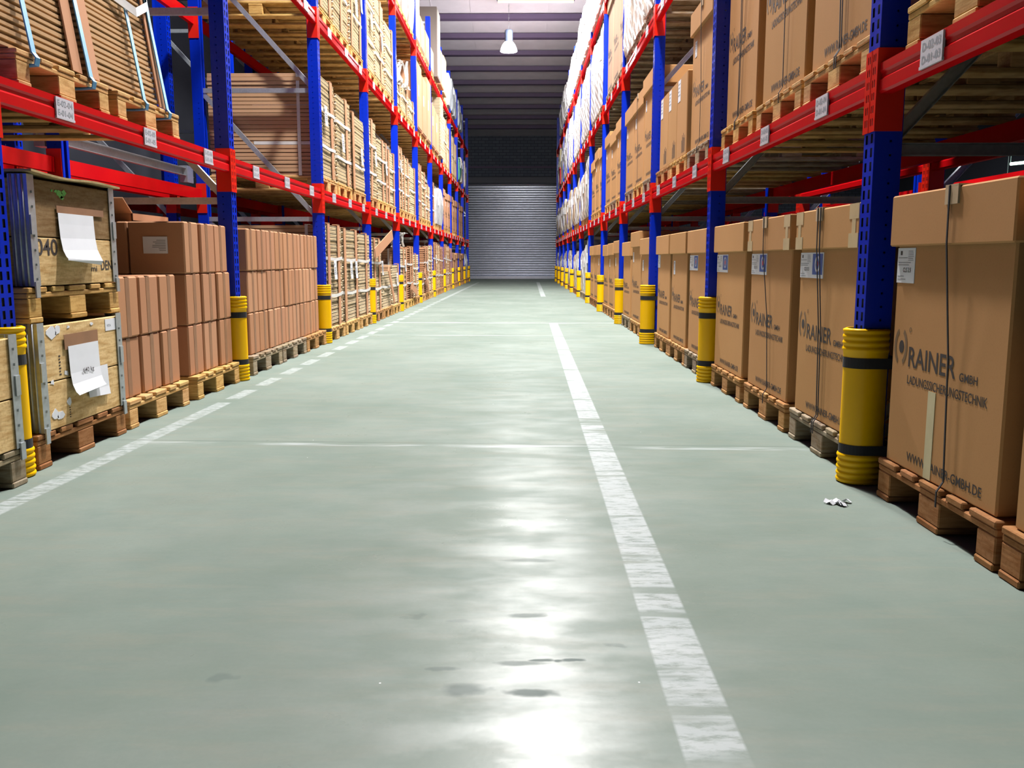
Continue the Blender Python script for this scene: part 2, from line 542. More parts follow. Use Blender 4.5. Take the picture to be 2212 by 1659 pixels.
        for e in (0, len(P) - 1):
            self.f.append(tuple(n + e * 4 + k for k in range(4))); self.mi.append(mi); self.sm.append(False)
        return self

    def lathe(self, prof, seg=24, mi=0, cx=0, cy=0):
        n = len(self.v)
        for r, z in prof:
            for k in range(seg):
                a = 2 * math.pi * k / seg
                self.v.append((cx + r * math.cos(a), cy + r * math.sin(a), z))
        for i in range(len(prof) - 1):
            for k in range(seg):
                l = (k + 1) % seg
                self.f.append((n + i * seg + k, n + i * seg + l, n + (i + 1) * seg + l, n + (i + 1) * seg + k)); self.mi.append(mi); self.sm.append(True)
        return self

    def perf(self, P, w0, w1, z0, z1, cols, pitch, hh, stagger=0.0):
        """perforated plate: P(a, z) gives the point, cols = [(a0, a1)] columns of slots"""
        edges = [w0]
        for a, c in cols:
            edges += [a, c]
        edges.append(w1)
        for i in range(0, len(edges), 2):
            self.quad(P(edges[i], z0), P(edges[i + 1], z0), P(edges[i + 1], z1), P(edges[i], z1))
        for k, (a, c) in enumerate(cols):
            z = z0
            zs = z0 + pitch * 0.5 + stagger * k
            while zs + hh < z1:
                self.quad(P(a, z), P(c, z), P(c, zs), P(a, zs))
                z = zs + hh
                zs += pitch
            self.quad(P(a, z), P(c, z), P(c, z1), P(a, z1))
        return self

    def add_mesh(self, me, mat, mi=0):
        n = len(self.v)
        self.v += [tuple(mat @ v.co) for v in me.vertices]
        for p in me.polygons:
            self.f.append(tuple(n + i for i in p.vertices)); self.mi.append(mi); self.sm.append(False)
        return self

    def xf(self, mat, start=0):
        self.v[start:] = [tuple(mat @ Vector(p)) for p in self.v[start:]]
        return self

    def mesh(self, name, mats):
        me = bpy.data.meshes.new(name)
        me.from_pydata(self.v, [], self.f)
        for m in (mats if isinstance(mats, (list, tuple)) else [mats]):
            me.materials.append(M[m] if isinstance(m, str) else m)
        if any(self.mi):
            me.polygons.foreach_set('material_index', self.mi)
        if any(self.sm):
            me.polygons.foreach_set('use_smooth', self.sm)
        bm = bmesh.new()
        bm.from_mesh(me)
        bmesh.ops.recalc_face_normals(bm, faces=bm.faces)
        bm.to_mesh(me)
        bm.free()
        me.update()
        return me


_cache = {}


def cached(key, fn):
    if key not in _cache:
        _cache[key] = fn()
    return _cache[key]


_text = {}


def text_mesh(s):
    """flat mesh of a line of lettering, baseline at z = 0, in the x-z plane facing -y; returns mesh, width, cap height"""
    if s not in _text:
        cu = bpy.data.curves.new('lettering_curve', 'FONT')
        cu.body = s
        cu.size = 1.0
        cu.resolution_u = 3
        cu.offset = 0.012
        ob = bpy.data.objects.new('lettering_curve', cu)
        COL.objects.link(ob)
        dg = bpy.context.evaluated_depsgraph_get()
        me = bpy.data.meshes.new_from_object(ob.evaluated_get(dg))
        bpy.data.objects.remove(ob)
        bpy.data.curves.remove(cu)
        xs = [v.co.x for v in me.vertices]
        ys = [v.co.y for v in me.vertices]
        _text[s] = (me, min(xs), max(xs), min(ys), max(ys))
    return _text[s]


def put_text(mb, s, x0, x1, z0, z1, y, mi=0, rot=0.0):
    """lettering fitted into the rectangle x0..x1, z0..z1 on the plane y (front faces -y)"""
    me, a, b, c, d = text_mesh(s)
    sx, sz = (x1 - x0) / (b - a), (z1 - z0) / (d - c)
    mt = Matrix(((sx, 0, 0, x0 - a * sx), (0, 0, -1, y), (0, sz, 0, z0 - c * sz), (0, 0, 0, 1)))
    if rot:
        mx, mz = (x0 + x1) / 2, (z0 + z1) / 2
        mt = Matrix.Translation((mx, y, mz)) @ Matrix.Rotation(rot, 4, 'Y') @ Matrix.Translation((-mx, -y, -mz)) @ mt
    mb.add_mesh(me, mt, mi)


# ------------------------------------------------------------------ objects
def tag(o, label, cat, group=None, kind=None):
    if label:
        o['label'] = label
    if cat:
        o['category'] = cat
    if group:
        o['group'] = group
    if kind:
        o['kind'] = kind
    return o


def thing(name, label, cat, mw=None, group=None):
    o = bpy.data.objects.new(name, None)
    o.empty_display_size = 0.1
    COL.objects.link(o)
    if mw is not None:
        o.matrix_world = mw
    return tag(o, label, cat, group)


def part(name, me, parent, col=None, loc=None, rot=None, label=None):
    o = bpy.data.objects.new(name, me)
    COL.objects.link(o)
    o.parent = parent
    if col:
        o.color = (*col, 1)
    if loc:
        o.location = loc
    if rot:
        o.rotation_euler = rot
    if label:
        o['label'] = label
    return o


def solo(name, me, label, cat, mw=None, group=None, col=None, kind=None):
    o = bpy.data.objects.new(name, me)
    COL.objects.link(o)
    if mw is not None:
        o.matrix_world = mw
    if col:
        o.color = (*col, 1)
    return tag(o, label, cat, group, kind)


def at(side, yc, z=0.0, inset=0.0, turn=0.0):
    """frame of a load: local x runs along the aisle, local -y faces the aisle, origin at the front middle"""
    if side == 'left':
        return Matrix.Translation((XL - inset, yc, z)) @ Matrix.Rotation(math.pi / 2 + turn, 4, 'Z')
    return Matrix.Translation((XR + AR * yc + inset, yc, z)) @ Matrix.Rotation(-math.pi / 2 - AR + turn, 4, 'Z')


def jit(c, k=0.06):
    f = 1 + rng.uniform(-k, k)
    return (c[0] * f, c[1] * f * (1 + rng.uniform(-k, k) * 0.3), c[2] * f * (1 + rng.uniform(-k, k) * 0.5))


# ------------------------------------------------------------------ the building
def structure(name, me, mw=None):
    return solo(name, me, None, None, mw, kind='structure')


def build_room():
    x0, x1, y0 = -9.0, 15.0, -9.0
    b = MB(); b.box(x0, x1, y0, Y_END, -0.2, 0.0)
    structure('floor', b.mesh('floor', 'floor'))
    ROOF0, SL = 6.06, 0.11                     # underside of the deck at the end wall, rise towards the camera
    rz = lambda y: ROOF0 + SL * (Y_END - y)
    b = MB()
    n = 40
    b.quad((x0, y0, rz(y0)), (x0, Y_END, rz(Y_END)), (x1, Y_END, rz(Y_END)), (x1, y0, rz(y0)))
    b.quad((x0, y0, rz(y0) + .15), (x1, y0, rz(y0) + .15), (x1, Y_END, rz(Y_END) + .15), (x0, Y_END, rz(Y_END) + .15))
    # standing seams between the deck sheets, running down the slope
    x = x0 + 0.3
    while x < x1:
        m = len(b.v)
        b.bar((x, y0, rz(y0) - 0.004), (x, Y_END, rz(Y_END) - 0.004), 0.012, 0.012)
        x += 1.05
    structure('ceiling', b.mesh('ceiling', 'roof'))
    pb = []
    yy = 23.05 - .70
    while yy < Y_END - 0.5:
        pb.append(yy); yy += 1.44
    yy = 23.05 - .70 - 1.44
    while yy > 2:
        pb.append(yy); yy -= 1.44
    for k, yy in enumerate(pb):
        b = MB(); b.box(x0, x1, yy - 0.02, yy + 0.24, rz(yy) - 0.15, rz(yy) - 0.02)
        structure(f'trim_{k + 1}', b.mesh('trim', 'purlin'))
    zt = 12.5
    b = MB()
    DX0, DX1, DZ = -2.32, 1.66, 4.33          # opening of the roller shutter
    b.box(x0, DX0, Y_END, Y_END + .3, 0, zt); b.box(DX1, x1, Y_END, Y_END + .3, 0, zt); b.box(DX0, DX1, Y_END, Y_END + .3, DZ, zt)
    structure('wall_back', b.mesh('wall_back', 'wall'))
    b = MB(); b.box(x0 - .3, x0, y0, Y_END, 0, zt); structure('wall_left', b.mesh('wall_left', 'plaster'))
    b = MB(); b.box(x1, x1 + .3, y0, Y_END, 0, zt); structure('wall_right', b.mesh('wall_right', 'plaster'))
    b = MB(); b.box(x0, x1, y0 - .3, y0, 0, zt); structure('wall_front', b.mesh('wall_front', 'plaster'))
    # ledge above the shutter
    b = MB(); b.box(x0, x1, Y_END - .05, Y_END, 4.72, 4.80)
    structure('trim_ledge', b.mesh('trim_ledge', 'purlin'))
    # roller shutter: curtain of curved slats, head box, bottom rail, guides
    e = thing('door_1', None, None, Matrix.Translation((0, Y_END, 0)))
    e['kind'] = 'structure'
    prof, z = [], 0.14
    while z < DZ - 0.28:
        for q in range(5):
            a = math.pi * q / 4
            prof.append((-0.02 - 0.022 * math.sin(a), z + 0.10 * q / 5))
        z += 0.10
    b = MB()
    for (ya, za), (yb, zb) in zip(prof, prof[1:]):
        b.quad((DX0 + .04, ya, za), (DX1 - .04, ya, za), (DX1 - .04, yb, zb), (DX0 + .04, yb, zb), sm=False)
    part('curtain', b.mesh('curtain', 'shutter'), e)
    b = MB(); b.box(DX0 - .05, DX1 + .05, -0.30, 0.02, DZ - 0.28, DZ + 0.02, bev=.03)
    part('head_box', b.mesh('head_box', 'headbox'), e)
    b = MB(); b.box(DX0 + .04, DX1 - .04, -0.055, 0.0, 0.0, 0.14, bev=.01)
    part('bottom_rail', b.mesh('bottom_rail', 'shutter'), e)
    for s in (DX0 - .04, DX1 - .04):
        b = MB(); b.box(s, s + .08, -0.09, 0.0, 0, DZ - .28)
        part('guide_rail', b.mesh('guide_rail', 'galv'), e)


build_room()


# ------------------------------------------------------------------ pallet racks
def post_mesh():
    b = MB()
    hw, d = 0.05, 0.10
    b.perf(lambda a, z: (a, 0, z), -hw, hw, 0, POST_H, [(-0.033, -0.014), (0.014, 0.033)], 0.05, 0.033, 0.0)
    b.quad((-hw, .005, 0), (hw, .005, 0), (hw, .005, POST_H), (-hw, .005, POST_H), 1)  # black sheet behind the slots, painted shade for the hollow post
    for s in (-1, 1):
        b.perf(lambda a, z, s=s: (s * hw, a, z), 0, d, 0, POST_H, [(0.055, 0.063)], 0.05, 0.008)
        b.quad((s * hw, d, 0), (s * (hw - .03), d, 0), (s * (hw - .03), d, POST_H), (s * hw, d, POST_H))
        b.quad((s * (hw - .03), d, 0), (s * (hw - .03), d - .012, 0), (s * (hw - .03), d - .012, POST_H), (s * (hw - .03), d, POST_H))
    b.box(-.049, .049, .006, d + .02, 0, .008)
    return b.mesh('post', ['blue', 'black'])


def rear_post_mesh():
    b = MB()
    src = _cache['post']
    b.add_mesh(src, Matrix.Translation((0, RACK_D, 0)) @ Matrix.Rotation(math.pi, 4, 'Z'))
    b.mi = [p.material_index for p in src.polygons]
    return b.mesh('rear_post', ['blue', 'black'])


def brace_meshes():
    hz, dg = [], []
    zs = [0.205, 1.255, 2.505, 3.76, 5.01, 6.0]
    for z in zs:
        b = MB(); b.channel((0, 0.07, z), (0, RACK_D - .07, z), 0.03, 0.045, 0.003)
        hz.append(b.mesh('horizontal_brace', 'galv'))
    for z0, z1 in zip(zs, zs[1:]):
        b = MB(); b.channel((0.004, 0.085, z0 + .04), (0.004, RACK_D - .085, z1 - .02), 0.03, 0.045, 0.003)
        dg.append(b.mesh('diagonal_brace', 'galv'))
    return hz, dg


def rack_frame(side, y, label, group, inset=0.0):
    t = thing('rack_upright', label, 'rack frame', at(side, y, 0, inset), group)
    part('front_post', cached('post', post_mesh), t)
    part('rear_post', cached('rear_post', rear_post_mesh), t)
    hz, dg = cached('braces', brace_meshes)
    for m in hz:
        part('horizontal_brace', m, t)
    for m in dg:
        part('diagonal_brace', m, t)
    return t


BEAM_L = BAY - 0.102


def beam_mesh():
    b = MB()
    h, d, g = 0.105, 0.05, 0.007
    prof = [(0.003, 0), (0.003, -0.028), (0.003 + g, -0.036), (0.003 + g, -0.050), (0.003, -0.058), (0.003, -0.097), (0.010, -h), (d, -h), (d, 0)]
    b.prism([(p[0], p[1]) for p in reversed(prof)], 'x', -BEAM_L / 2, BEAM_L / 2)
    return b.mesh('beam', 'red')


def bracket_mesh(s):
    b = MB()
    e = s * BEAM_L / 2
    z0, z1 = -0.235, 0.055
    # flange on the post's face with two columns of slots
    b.perf(lambda a, z: (e + s * a, -0.006, z), 0.0, 0.048, z0, z1, [(0.014, 0.021), (0.030, 0.037)], 0.045, 0.026, 0.0)
    b.quad((e, -0.004, z0), (e + s * .048, -0.004, z0), (e + s * .048, -0.004, z1), (e, -0.004, z1), 1)  # black sheet that paints the shade seen through the bracket's slots
    b.box(min(e, e - s * .004), max(e, e - s * .004), -0.006, 0.095, z0, z1)
    b.box(min(e + s * .046, e + s * .0495), max(e + s * .046, e + s * .0495), -0.006, -0.001, z0, z1)
    return b.mesh('end_bracket', ['orange', 'black'])


def tag_mesh(lines):
    b = MB()
    w, z0, z1 = 0.075, -0.088, -0.004
    b.box(-w, w, -0.004, 0.004, z0, z1)
    b.box(-w - .003, w + .003, -0.0055, 0.002, z0 - .006, z0 + .004)
    if lines:
        put_text(b, lines[0], -w + .012, w - .012, -0.040, -0.014, -0.0046, 1)
        put_text(b, lines[1], -w + .012, w - .012, -0.080, -0.054, -0.0046, 1)
    else:
        for k in range(2):
            b.box(-w + .012, w - .012, -0.0046, -0.004, -0.040 - .04 * k, -0.018 - .04 * k, 1)
    return b.mesh('location_tag', ['tag', 'greyink'])


def beam(side, y0, lev, label, group, rear=False, tags=None, inset=0.0):
    """beam spanning from the frame at y0 to the next one"""
    yc = y0 + BAY / 2
    mw = at(side, yc, LEVEL[lev] - .0015, inset)
    if rear:
        mw = mw @ Matrix.Translation((0, RACK_D, 0)) @ Matrix.Rotation(math.pi, 4, 'Z')
    t = thing('rack_crossbeam', label, 'rack beam', mw, group)
    part('beam_profile', cached('beam', beam_mesh), t)
    part('end_bracket', cached('brk-', lambda: bracket_mesh(-1)), t)
    part('end_bracket', cached('brk+', lambda: bracket_mesh(1)), t)
    for u, lines in tags or ():
        part('location_tag', cached(('tag', lines), lambda: tag_mesh(lines)), t, loc=(u, 0.001, 0), label='white location label' if lines else None)
    return t


N_BAY = 11
LVL = ['floor', 'lowest', 'middle', 'top']
for side, y0, letter in (('left', Y0L, 'E'), ('right', Y0R, 'D')):
    for n in range(N_BAY + 1):
        rack_frame(side, y0 + BAY * n, f'blue steel rack frame with galvanised bracing, {ORD[n]} along the {side} row', f'{side} rack frames')
    for n in range(-1, N_BAY):
        where = f'between {ORD[n]} and {ORD[n + 1]} {side} posts' if n >= 0 else f'running from the first {side} post towards the camera'
        for lv in (1, 2, 3):
            tags = []
            for k, u in enumerate((-0.85, 0.04, 0.93)):
                num = 3 * (n + 1) + k + 1
                lines = None
                if lv == 1 and n <= 4:
                    lines = (f'{letter}-02-{num:02d}', f'{letter}-01-{num:02d}')
                tags.append((u if side == 'left' else -u, lines))
            beam(side, y0 + BAY * n, lv, f'red front beam, {LVL[lv]} level, {where}', f'{side} rack beams', tags=tags if lv < 3 else None)
            beam(side, y0 + BAY * n, lv, f'red rear beam, {LVL[lv]} level, {where}', f'{side} rack beams', rear=True)

# the rows standing back to back with them, seen through the gaps
for side, y0 in (('left', Y0L), ('right', Y0R)):
    for n in range(0, 6):
        rack_frame(side, y0 + BAY * n, f'blue rack frame seen through the {side} rack, {ORD[n]} of the row behind', f'frames behind the {side} rack', inset=RACK_D + 0.22)
        for rear in (False, True):
            beam(side, y0 + BAY * n, 1, f'dim red {"far" if rear else "near"} beam of the row behind the {side} rack, {ORD[n]} bay', f'beams behind the {side} rack', rear=rear, inset=RACK_D + 0.22)


# ------------------------------------------------------------------ post protectors
def protector_meshes():
    r0, th, back, H = 0.066, 0.008, 0.072, 0.60
    zs = []
    def ring(z):
        bump = 0.0
        if z < 0.115 or z > 0.485:
            q = (z if z < 0.115 else H - z) / 0.0235
            bump = 0.007 * abs(math.sin(math.pi * q)) ** 0.7
        if z > H - 0.006 or z < 0.004:
            bump = -0.004
        r = r0 + bump
        out, inn = [], []
        out.append((-r, back))
        for k in range(17):
            a = math.pi + math.pi * k / 16
            out.append((r * math.cos(a), r * math.sin(a)))
        out.append((r, back))
        ri = r0 - th
        inn.append((ri, back))
        for k in range(17):
            a = 2 * math.pi - math.pi * k / 16
            inn.append((ri * math.cos(a), ri * math.sin(a)))
        inn.append((-ri, back))
        return out + inn
    z = 0.0
    while z <= H + 1e-6:
        zs.append(z)
        z += 0.0047 if (z < 0.115 or z > 0.48) else 0.03
    b = MB()
    rings = [[(p[0], p[1], z) for p in ring(z)] for z in zs]
    k = len(rings[0])
    for rg in rings:
        b.v += rg
    for i in range(len(rings) - 1):
        for j in range(k):
            l = (j + 1) % k
            b.f.append((i * k + j, i * k + l, (i + 1) * k + l, (i + 1) * k + j)); b.mi.append(0); b.sm.append(True)
    for base in (0, (len(rings) - 1) * k):
        h = k // 2
        for j in range(h - 1):
            b.f.append((base + j, base + j + 1, base + k - 2 - j, base + k - 1 - j)); b.mi.append(0); b.sm.append(False)
    sleeve = b.mesh('sleeve', 'yellow')
    b = MB()
    r = r0 + 0.002
    o = [(-r, 0.125)] + [(r * math.cos(math.pi + math.pi * q / 16), r * math.sin(math.pi + math.pi * q / 16)) for q in range(17)] + [(r, 0.125)]
    for (xa, ya), (xb, yb) in zip(o, o[1:]):
        b.quad((xa, ya, 0), (xb, yb, 0), (xb, yb, .04), (xa, ya, .04), sm=True)
    b.quad((r, .125, 0), (-r, .125, 0), (-r, .125, .04), (r, .125, .04))
    strap = b.mesh('strap', 'black')
    return sleeve, strap


for side, y0, N in (('left', Y0L, 12), ('right', Y0R, 12)):
    for n in range(N):
        dy = {('right', 2): 0.0}.get((side, n), 0.0)
        inset = 0.018 + (rng.uniform(-0.006, 0.004) if n else 0)
        if (side, n) == ('right', 2):
            inset -= 0.03
        t = thing('post_protector', f'yellow ribbed plastic protector strapped round the foot of the {ORD[n]} {side} rack post', 'post protector',
                  at(side, y0 + BAY * n + dy, 0.0, inset, rng.uniform(-.03, .03) if n else 0), f'{side} post protectors')
        sl, stp = cached('prot', protector_meshes)
        part('sleeve', sl, t)
        part('strap', stp, t, loc=(0, 0, 0.113), label='black strap')
        part('strap', stp, t, loc=(0, 0, 0.447), label='black strap')


# ------------------------------------------------------------------ pallets
def pallet_meshes(w=0.80, d=1.20):
    h = {'deck': (0.122, 0.144), 'cross': (0.100, 0.122), 'block': (0.022, 0.100), 'run': (0.0, 0.022)}
    P = []
    bw = [0.145, 0.10, 0.145, 0.10, 0.145]
    gap = (w - sum(bw)) / 4
    x = -w / 2
    for i, q in enumerate(bw):
        b = MB(); b.box(x, x + q, 0.0, d, *h['deck'], bev=.004); P.append(('deck_board', b))
        x += q + gap
    for y in (0, d / 2 - .07, d - .145):
        b = MB(); b.box(-w / 2, w / 2, y + .004, y + .141, *h['cross'], bev=.004); P.append(('cross_board', b))
    for i, (xa, xb) in enumerate(((-w / 2, -w / 2 + .10), (-.072, .072), (w / 2 - .10, w / 2))):
        for y in (0.004, d / 2 - .07, d - .145):
            b = MB(); b.box(xa, xb, y, y + .14, *h['block'], bev=.004); P.append(('block', b))
        b = MB(); b.box(xa, xb, 0.0, d, *h['run'], bev=.004); P.append(('runner', b))
    return P


def pallet_parts():
    return [(n, b.mesh(n, 'wood')) for n, b in pallet_meshes()]


def pallet_one():
    big = MB()
    for n, b in pallet_meshes():
        k = len(big.v)
        big.v += b.v
        big.f += [tuple(i + k for i in f) for f in b.f]
        big.mi += b.mi; big.sm += b.sm
    return big.mesh('pallet', 'wood')


def pallet(mw, label, group, tone='pale', detail=False):
    if not detail:
        return solo('pallet', cached('pallet1', pallet_one), label, 'pallet', mw, group, jit(WOOD[tone], .1))
    t = thing('pallet', label, 'pallet', mw, group)
    base = WOOD[tone]
    for n, me in cached('palletN', pallet_parts):
        part(n, me, t, jit(base, .13))
    return t


# ------------------------------------------------------------------ cartons, boxes, bundles
def carton_meshes(w, h, d):
    b = MB(); b.box(-w / 2 + .005, w / 2 - .005, 0, d, 0, h - .002, bev=.008)
    body = b.mesh('body', 'card')
    b = MB()
    b.box(-.022, .022, -.0012, .0005, .004, h - .005)
    b.box(-.022, .022, -.0012, d, h - .0025, h - .0010)
    tp = b.mesh('tape', 'tape')
    return body, tp


def carton(mw, label, group, w, h, d, col, tape_off=0.0, slip=None):
    t = thing('carton', label, 'carton', mw, group)
    body, tp = cached(('carton', w, h, d), lambda: carton_meshes(w, h, d))
    part('body', body, t, col)
    part('tape', tp, t, loc=(tape_off, 0, 0))
    if slip:
        b = MB()
        u0, u1, z0, z1 = slip                    # on the end face that looks along the aisle
        b.box(-w / 2 - .0005, -w / 2 + .004, u0, u1, z0, z1)
        rr = random.Random(3)
        for k in range(7):
            zz = z1 - .02 - k * (z1 - z0 - .03) / 7
            b.box(-w / 2 - .0010, -w / 2, u0 + .01, u0 + .01 + rr.uniform(.3, .85) * (u1 - u0 - .02), zz - .004, zz, 1)
        part('shipping_label', b.mesh('shipping_label', ['paper', 'greyink']), t, label='white shipping label')
    return t


def arc_pts(cx, cz, rx, rz, a0, a1, n=10):
    return [(cx + rx * math.cos(R(a0 + (a1 - a0) * k / n)), cz + rz * math.sin(R(a0 + (a1 - a0) * k / n))) for k in range(n + 1)]


def lidded_meshes(H, W):
    D = 1.14
    b = MB(); b.box(-W / 2, W / 2, 0.022, D, 0, H - .03, bev=.006)
    body = b.mesh('body', 'card')
    b = MB(); b.box(-W / 2 - .022, W / 2 + .022, 0, D + .02, H - .172, H, bev=.005)
    lid = b.mesh('lid', 'card')
    y = 0.0212
    s = min(1.0, W / 0.74)
    z = lambda q: q * H / 0.926
    ink = []
    for txt, a, c, p, q in (('RAINER', -.237, .09, .350, .418), ('GMBH', .115, .222, .348, .374), ('LADUNGSSICHERUNGSTECHNIK', -.237, .284, .292, .322), ('WWW.RAINER-GMBH.DE', -.205, .288, .032, .063)):
        b = MB()
        put_text(b, txt, a * s, c * s, z(p), z(q), y)
        ink.append(('lettering', b.mesh('lettering', 'ink')))
    b = MB()
    b.prism(arc_pts(-.297 * s, z(.412), .019, .022, 0, 350, 16), 'y', y, y + .002)
    ink.append(('emblem_dot', b.mesh('emblem_dot', 'ink')))
    cx, cz = -.297 * s, z(.412)
    for a0, a1 in ((115, 245), (-65, 65)):
        b = MB()
        o = arc_pts(cx - .006, cz, .051, .066, a0, a1); i = arc_pts(cx - .006, cz, .035, .05, a0, a1)
        for k in range(len(o) - 1):
            b.quad((o[k][0], y, o[k][1]), (i[k][0], y, i[k][1]), (i[k + 1][0], y, i[k + 1][1]), (o[k + 1][0], y, o[k + 1][1]))
        ink.append(('emblem_bracket', b.mesh('emblem_bracket', 'brownink')))
    b = MB()
    o = arc_pts(cx + .062, cz + .062, .009, .009, 0, 360, 12); i = arc_pts(cx + .062, cz + .062, .006, .006, 0, 360, 12)
    for k in range(12):
        b.quad((o[k][0], y, o[k][1]), (i[k][0], y, i[k][1]), (i[k + 1][0], y, i[k + 1][1]), (o[k + 1][0], y, o[k + 1][1]))
    ink.append(('trademark_ring', b.mesh('trademark_ring', 'brownink')))
    return body, lid, ink


def label_mesh(kind, W, H):
    y = .0215
    b = MB()
    x0 = -W / 2 + .002
    if kind == 'plain':
        x1, z1, z0 = x0 + .135, H - .178, H - .296
    elif kind == 'blue':
        x1, z1, z0 = x0 + .315, H - .186, H - .300
    elif kind == 'small':
        x1, z1, z0 = x0 + .16, H - .23, H - .345
    if kind == 'small':
        x0 += .09
    b.box(x0, x1, y - .0012, y + .0015, z0, z1)
    rr = random.Random(5)
    tw = (x1 - x0) * (1.0 if kind != 'blue' else .5)
    b.box(x0 + .022, x0 + .036, y - .0018, y - .0012, z1 - .024, z1 - .010, 1)
    for k, (zz, a) in enumerate(((.032, .5), (.048, .7), (.056, .6), (.094, .35), (.104, .45))):
        b.box(x0 + .008, x0 + .008 + tw * a, y - .0018, y - .0012, z1 - zz - .0025, z1 - zz, 2)
    for k in range(6):
        b.box(x0 + tw * .62, x0 + tw * (.62 + .3 * rr.uniform(.5, 1)), y - .0018, y - .0012, z1 - .012 - .006 * k, z1 - .010 - .006 * k, 2)
    put_text(b, 'CLS 3.5', x0 + tw * .36, x0 + tw * .80, z1 - .082, z1 - .066, y - .0019, 1)
    if kind == 'blue':
        bx0, bx1 = x0 + .172, x1 - .012
        b.box(bx0, bx1, y - .0020, y - .0012, z0 + .016, z1 - .006, 3)
        cx, cz = (bx0 + bx1) / 2, (z0 + z1) / 2 + .006
        for a0, a1 in ((105, 255), (-75, 75)):
            o = arc_pts(cx, cz, .033, .038, a0, a1); i = arc_pts(cx, cz, .022, .028, a0, a1)
            for k in range(len(o) - 1):
                b.quad((o[k][0], y - .0024, o[k][1]), (i[k][0], y - .0024, i[k][1]), (i[k + 1][0], y - .0024, i[k + 1][1]), (o[k + 1][0], y - .0024, o[k + 1][1]))
        b.prism(arc_pts(cx, cz, .010, .014, 0, 350, 14), 'y', y - .0026, y - .0012, 4)
    return b.mesh('paper_label', ['paper', 'ink', 'greyink', 'blueprint', 'redprint'])


def strap_mesh(H, u0, u1, two):
    b = MB()
    for q in ((0.0, .035) if two else (0.0,)):
        b.ribbon([(u0 + q, -.008, H + .003), (u0 + q, -.006, H - .17), ((u0 * .4 + u1 * .6) + q * .8, .008, H * .45), (u1 + q * .6, .010, .03), (u1 + q * .6, -.009, -.001), (u1 + q * .6, -.009, -.05)], (1, 0, 0), .007, .0015)
        b.ribbon([(u0 + q, -.008, H + .003), (u0 + q, .6, H + .002), (u0 + q, 1.15, H + .003)], (1, 0, 0), .007, .0015)
    return b.mesh('strap', 'black')


def guard_mesh(H, u):
    b = MB()
    b.box(u - .012, u + .068, -.006, .0, H - .052, H + .001); b.box(u - .012, u + .068, -.006, .10, H, H + .006)
    return b.mesh('strap_guard', 'card')


def corner_tape_mesh(H, W, s):
    b = MB()
    if True:
        x = s * (W / 2 - .03)
        b.box(x - .05, x + .05, -.0015, .0005, H - .06, H - .001)
        b.box(x - .05, x + .05, -.0015, .0005, H - .171, H - .115)
        b.box(x - .02, x + .02, -.0013, .0005, H - .115, H - .06)
    return b.mesh('adhesive_tape', 'cleartape')


def lidded_box(mw, label, group, H=0.926, W=0.74, lab=None, strap=None, tape=False, strip=False, col=CARD_Y):
    t = thing('lidded_box', label, 'cardboard box', mw, group)
    body, lid, ink = cached(('lidded', H, W), lambda: lidded_meshes(H, W))
    c = jit(col, .05)
    part('body', body, t, c)
    part('lid', lid, t, jit(c, .03))
    for n, me in ink:
        part(n, me, t)
    if lab:
        part('paper_label', cached(('lab', lab, W, H), lambda: label_mesh(lab, W, H)), t, label='white paper label with a blue square' if lab == 'blue' else 'white paper label')
    if strap:
        part('strap', strap_mesh(H, *strap), t, label='thin black strap')
        part('strap_guard', guard_mesh(H, strap[0] - .018), t, (0.62, 0.46, 0.30))
    if tape:
        for sd in (-1, 1):
            part('adhesive_tape', corner_tape_mesh(H, W, sd), t)
    if strip:
        b = MB(); b.box(-.075, -.025, .0205, .0225, .005, .29)
        part('adhesive_tape', b.mesh('adhesive_tape', 'cleartape'), t)
    return t


def slab_stack_mesh(w, h, d, pitch, seed, lean=0.0, cells=False):
    rr = random.Random(seed)
    b = MB()
    n = max(3, int(round(h / pitch)))
    p = h / n
    cell_d = 0.020
    z = 0.0
    drift = 0
    for k in range(n):
        if rr.random() < .18:
            drift = rr.uniform(-.012, .012)
        jx, jy = drift + rr.uniform(-.004, .004), rr.uniform(0, .008)
        off = -lean * (z / h)
        thick = p * (rr.uniform(.80, .93) if cells else rr.uniform(.40, .60))
        y0 = jy + off * -1
        if cells:
            b.box(-w / 2 + jx, w / 2 + jx, y0 + cell_d, d + y0, z, z + thick)
            for zz in (z, z + p - .0035):
                b.box(-w / 2 + jx, w / 2 + jx, y0, y0 + cell_d + .002, zz, zz + .0025, 1)
            m = int(w / .021)
            px = [(-w / 2 + jx + w * i / m, z + .006 if (i + k) % 2 == 0 else z + p - .006) for i in range(m + 1)]
            for (xa, za), (xb, zb) in zip(px, px[1:]):
                b.quad((xa, y0 + .001, za), (xb, y0 + .001, zb), (xb, y0 + cell_d, zb), (xa, y0 + cell_d, za), 1)
        else:
            b.box(-w / 2 + jx, w / 2 + jx, y0, d + y0, z, z + thick)
            b.box(-w / 2 + jx + .018, w / 2 + jx - .018, y0 + .022, d + y0 - .01, z + thick, z + p)
        z += p
    return b.mesh('sheets', ['card', 'cell'])


CELL = (0.60, 0.37, 0.22)


def protector_board(w, h, lean=0.0, tilt=0.0):
    b = MB()
    n0 = len(b.v)
    b.box(-w / 2, w / 2, -.012, -.004, .01, h + .02)
    b.box(-w / 2, w / 2, -.012, .05, h + .014, h + .022)
    mt = Matrix(((1, 0, tilt, 0), (0, 1, lean / max(h, .01), 0), (0, 0, 1, 0), (0, 0, 0, 1)))
    b.xf(mt, n0)
    return b.mesh('edge_protector', 'card')


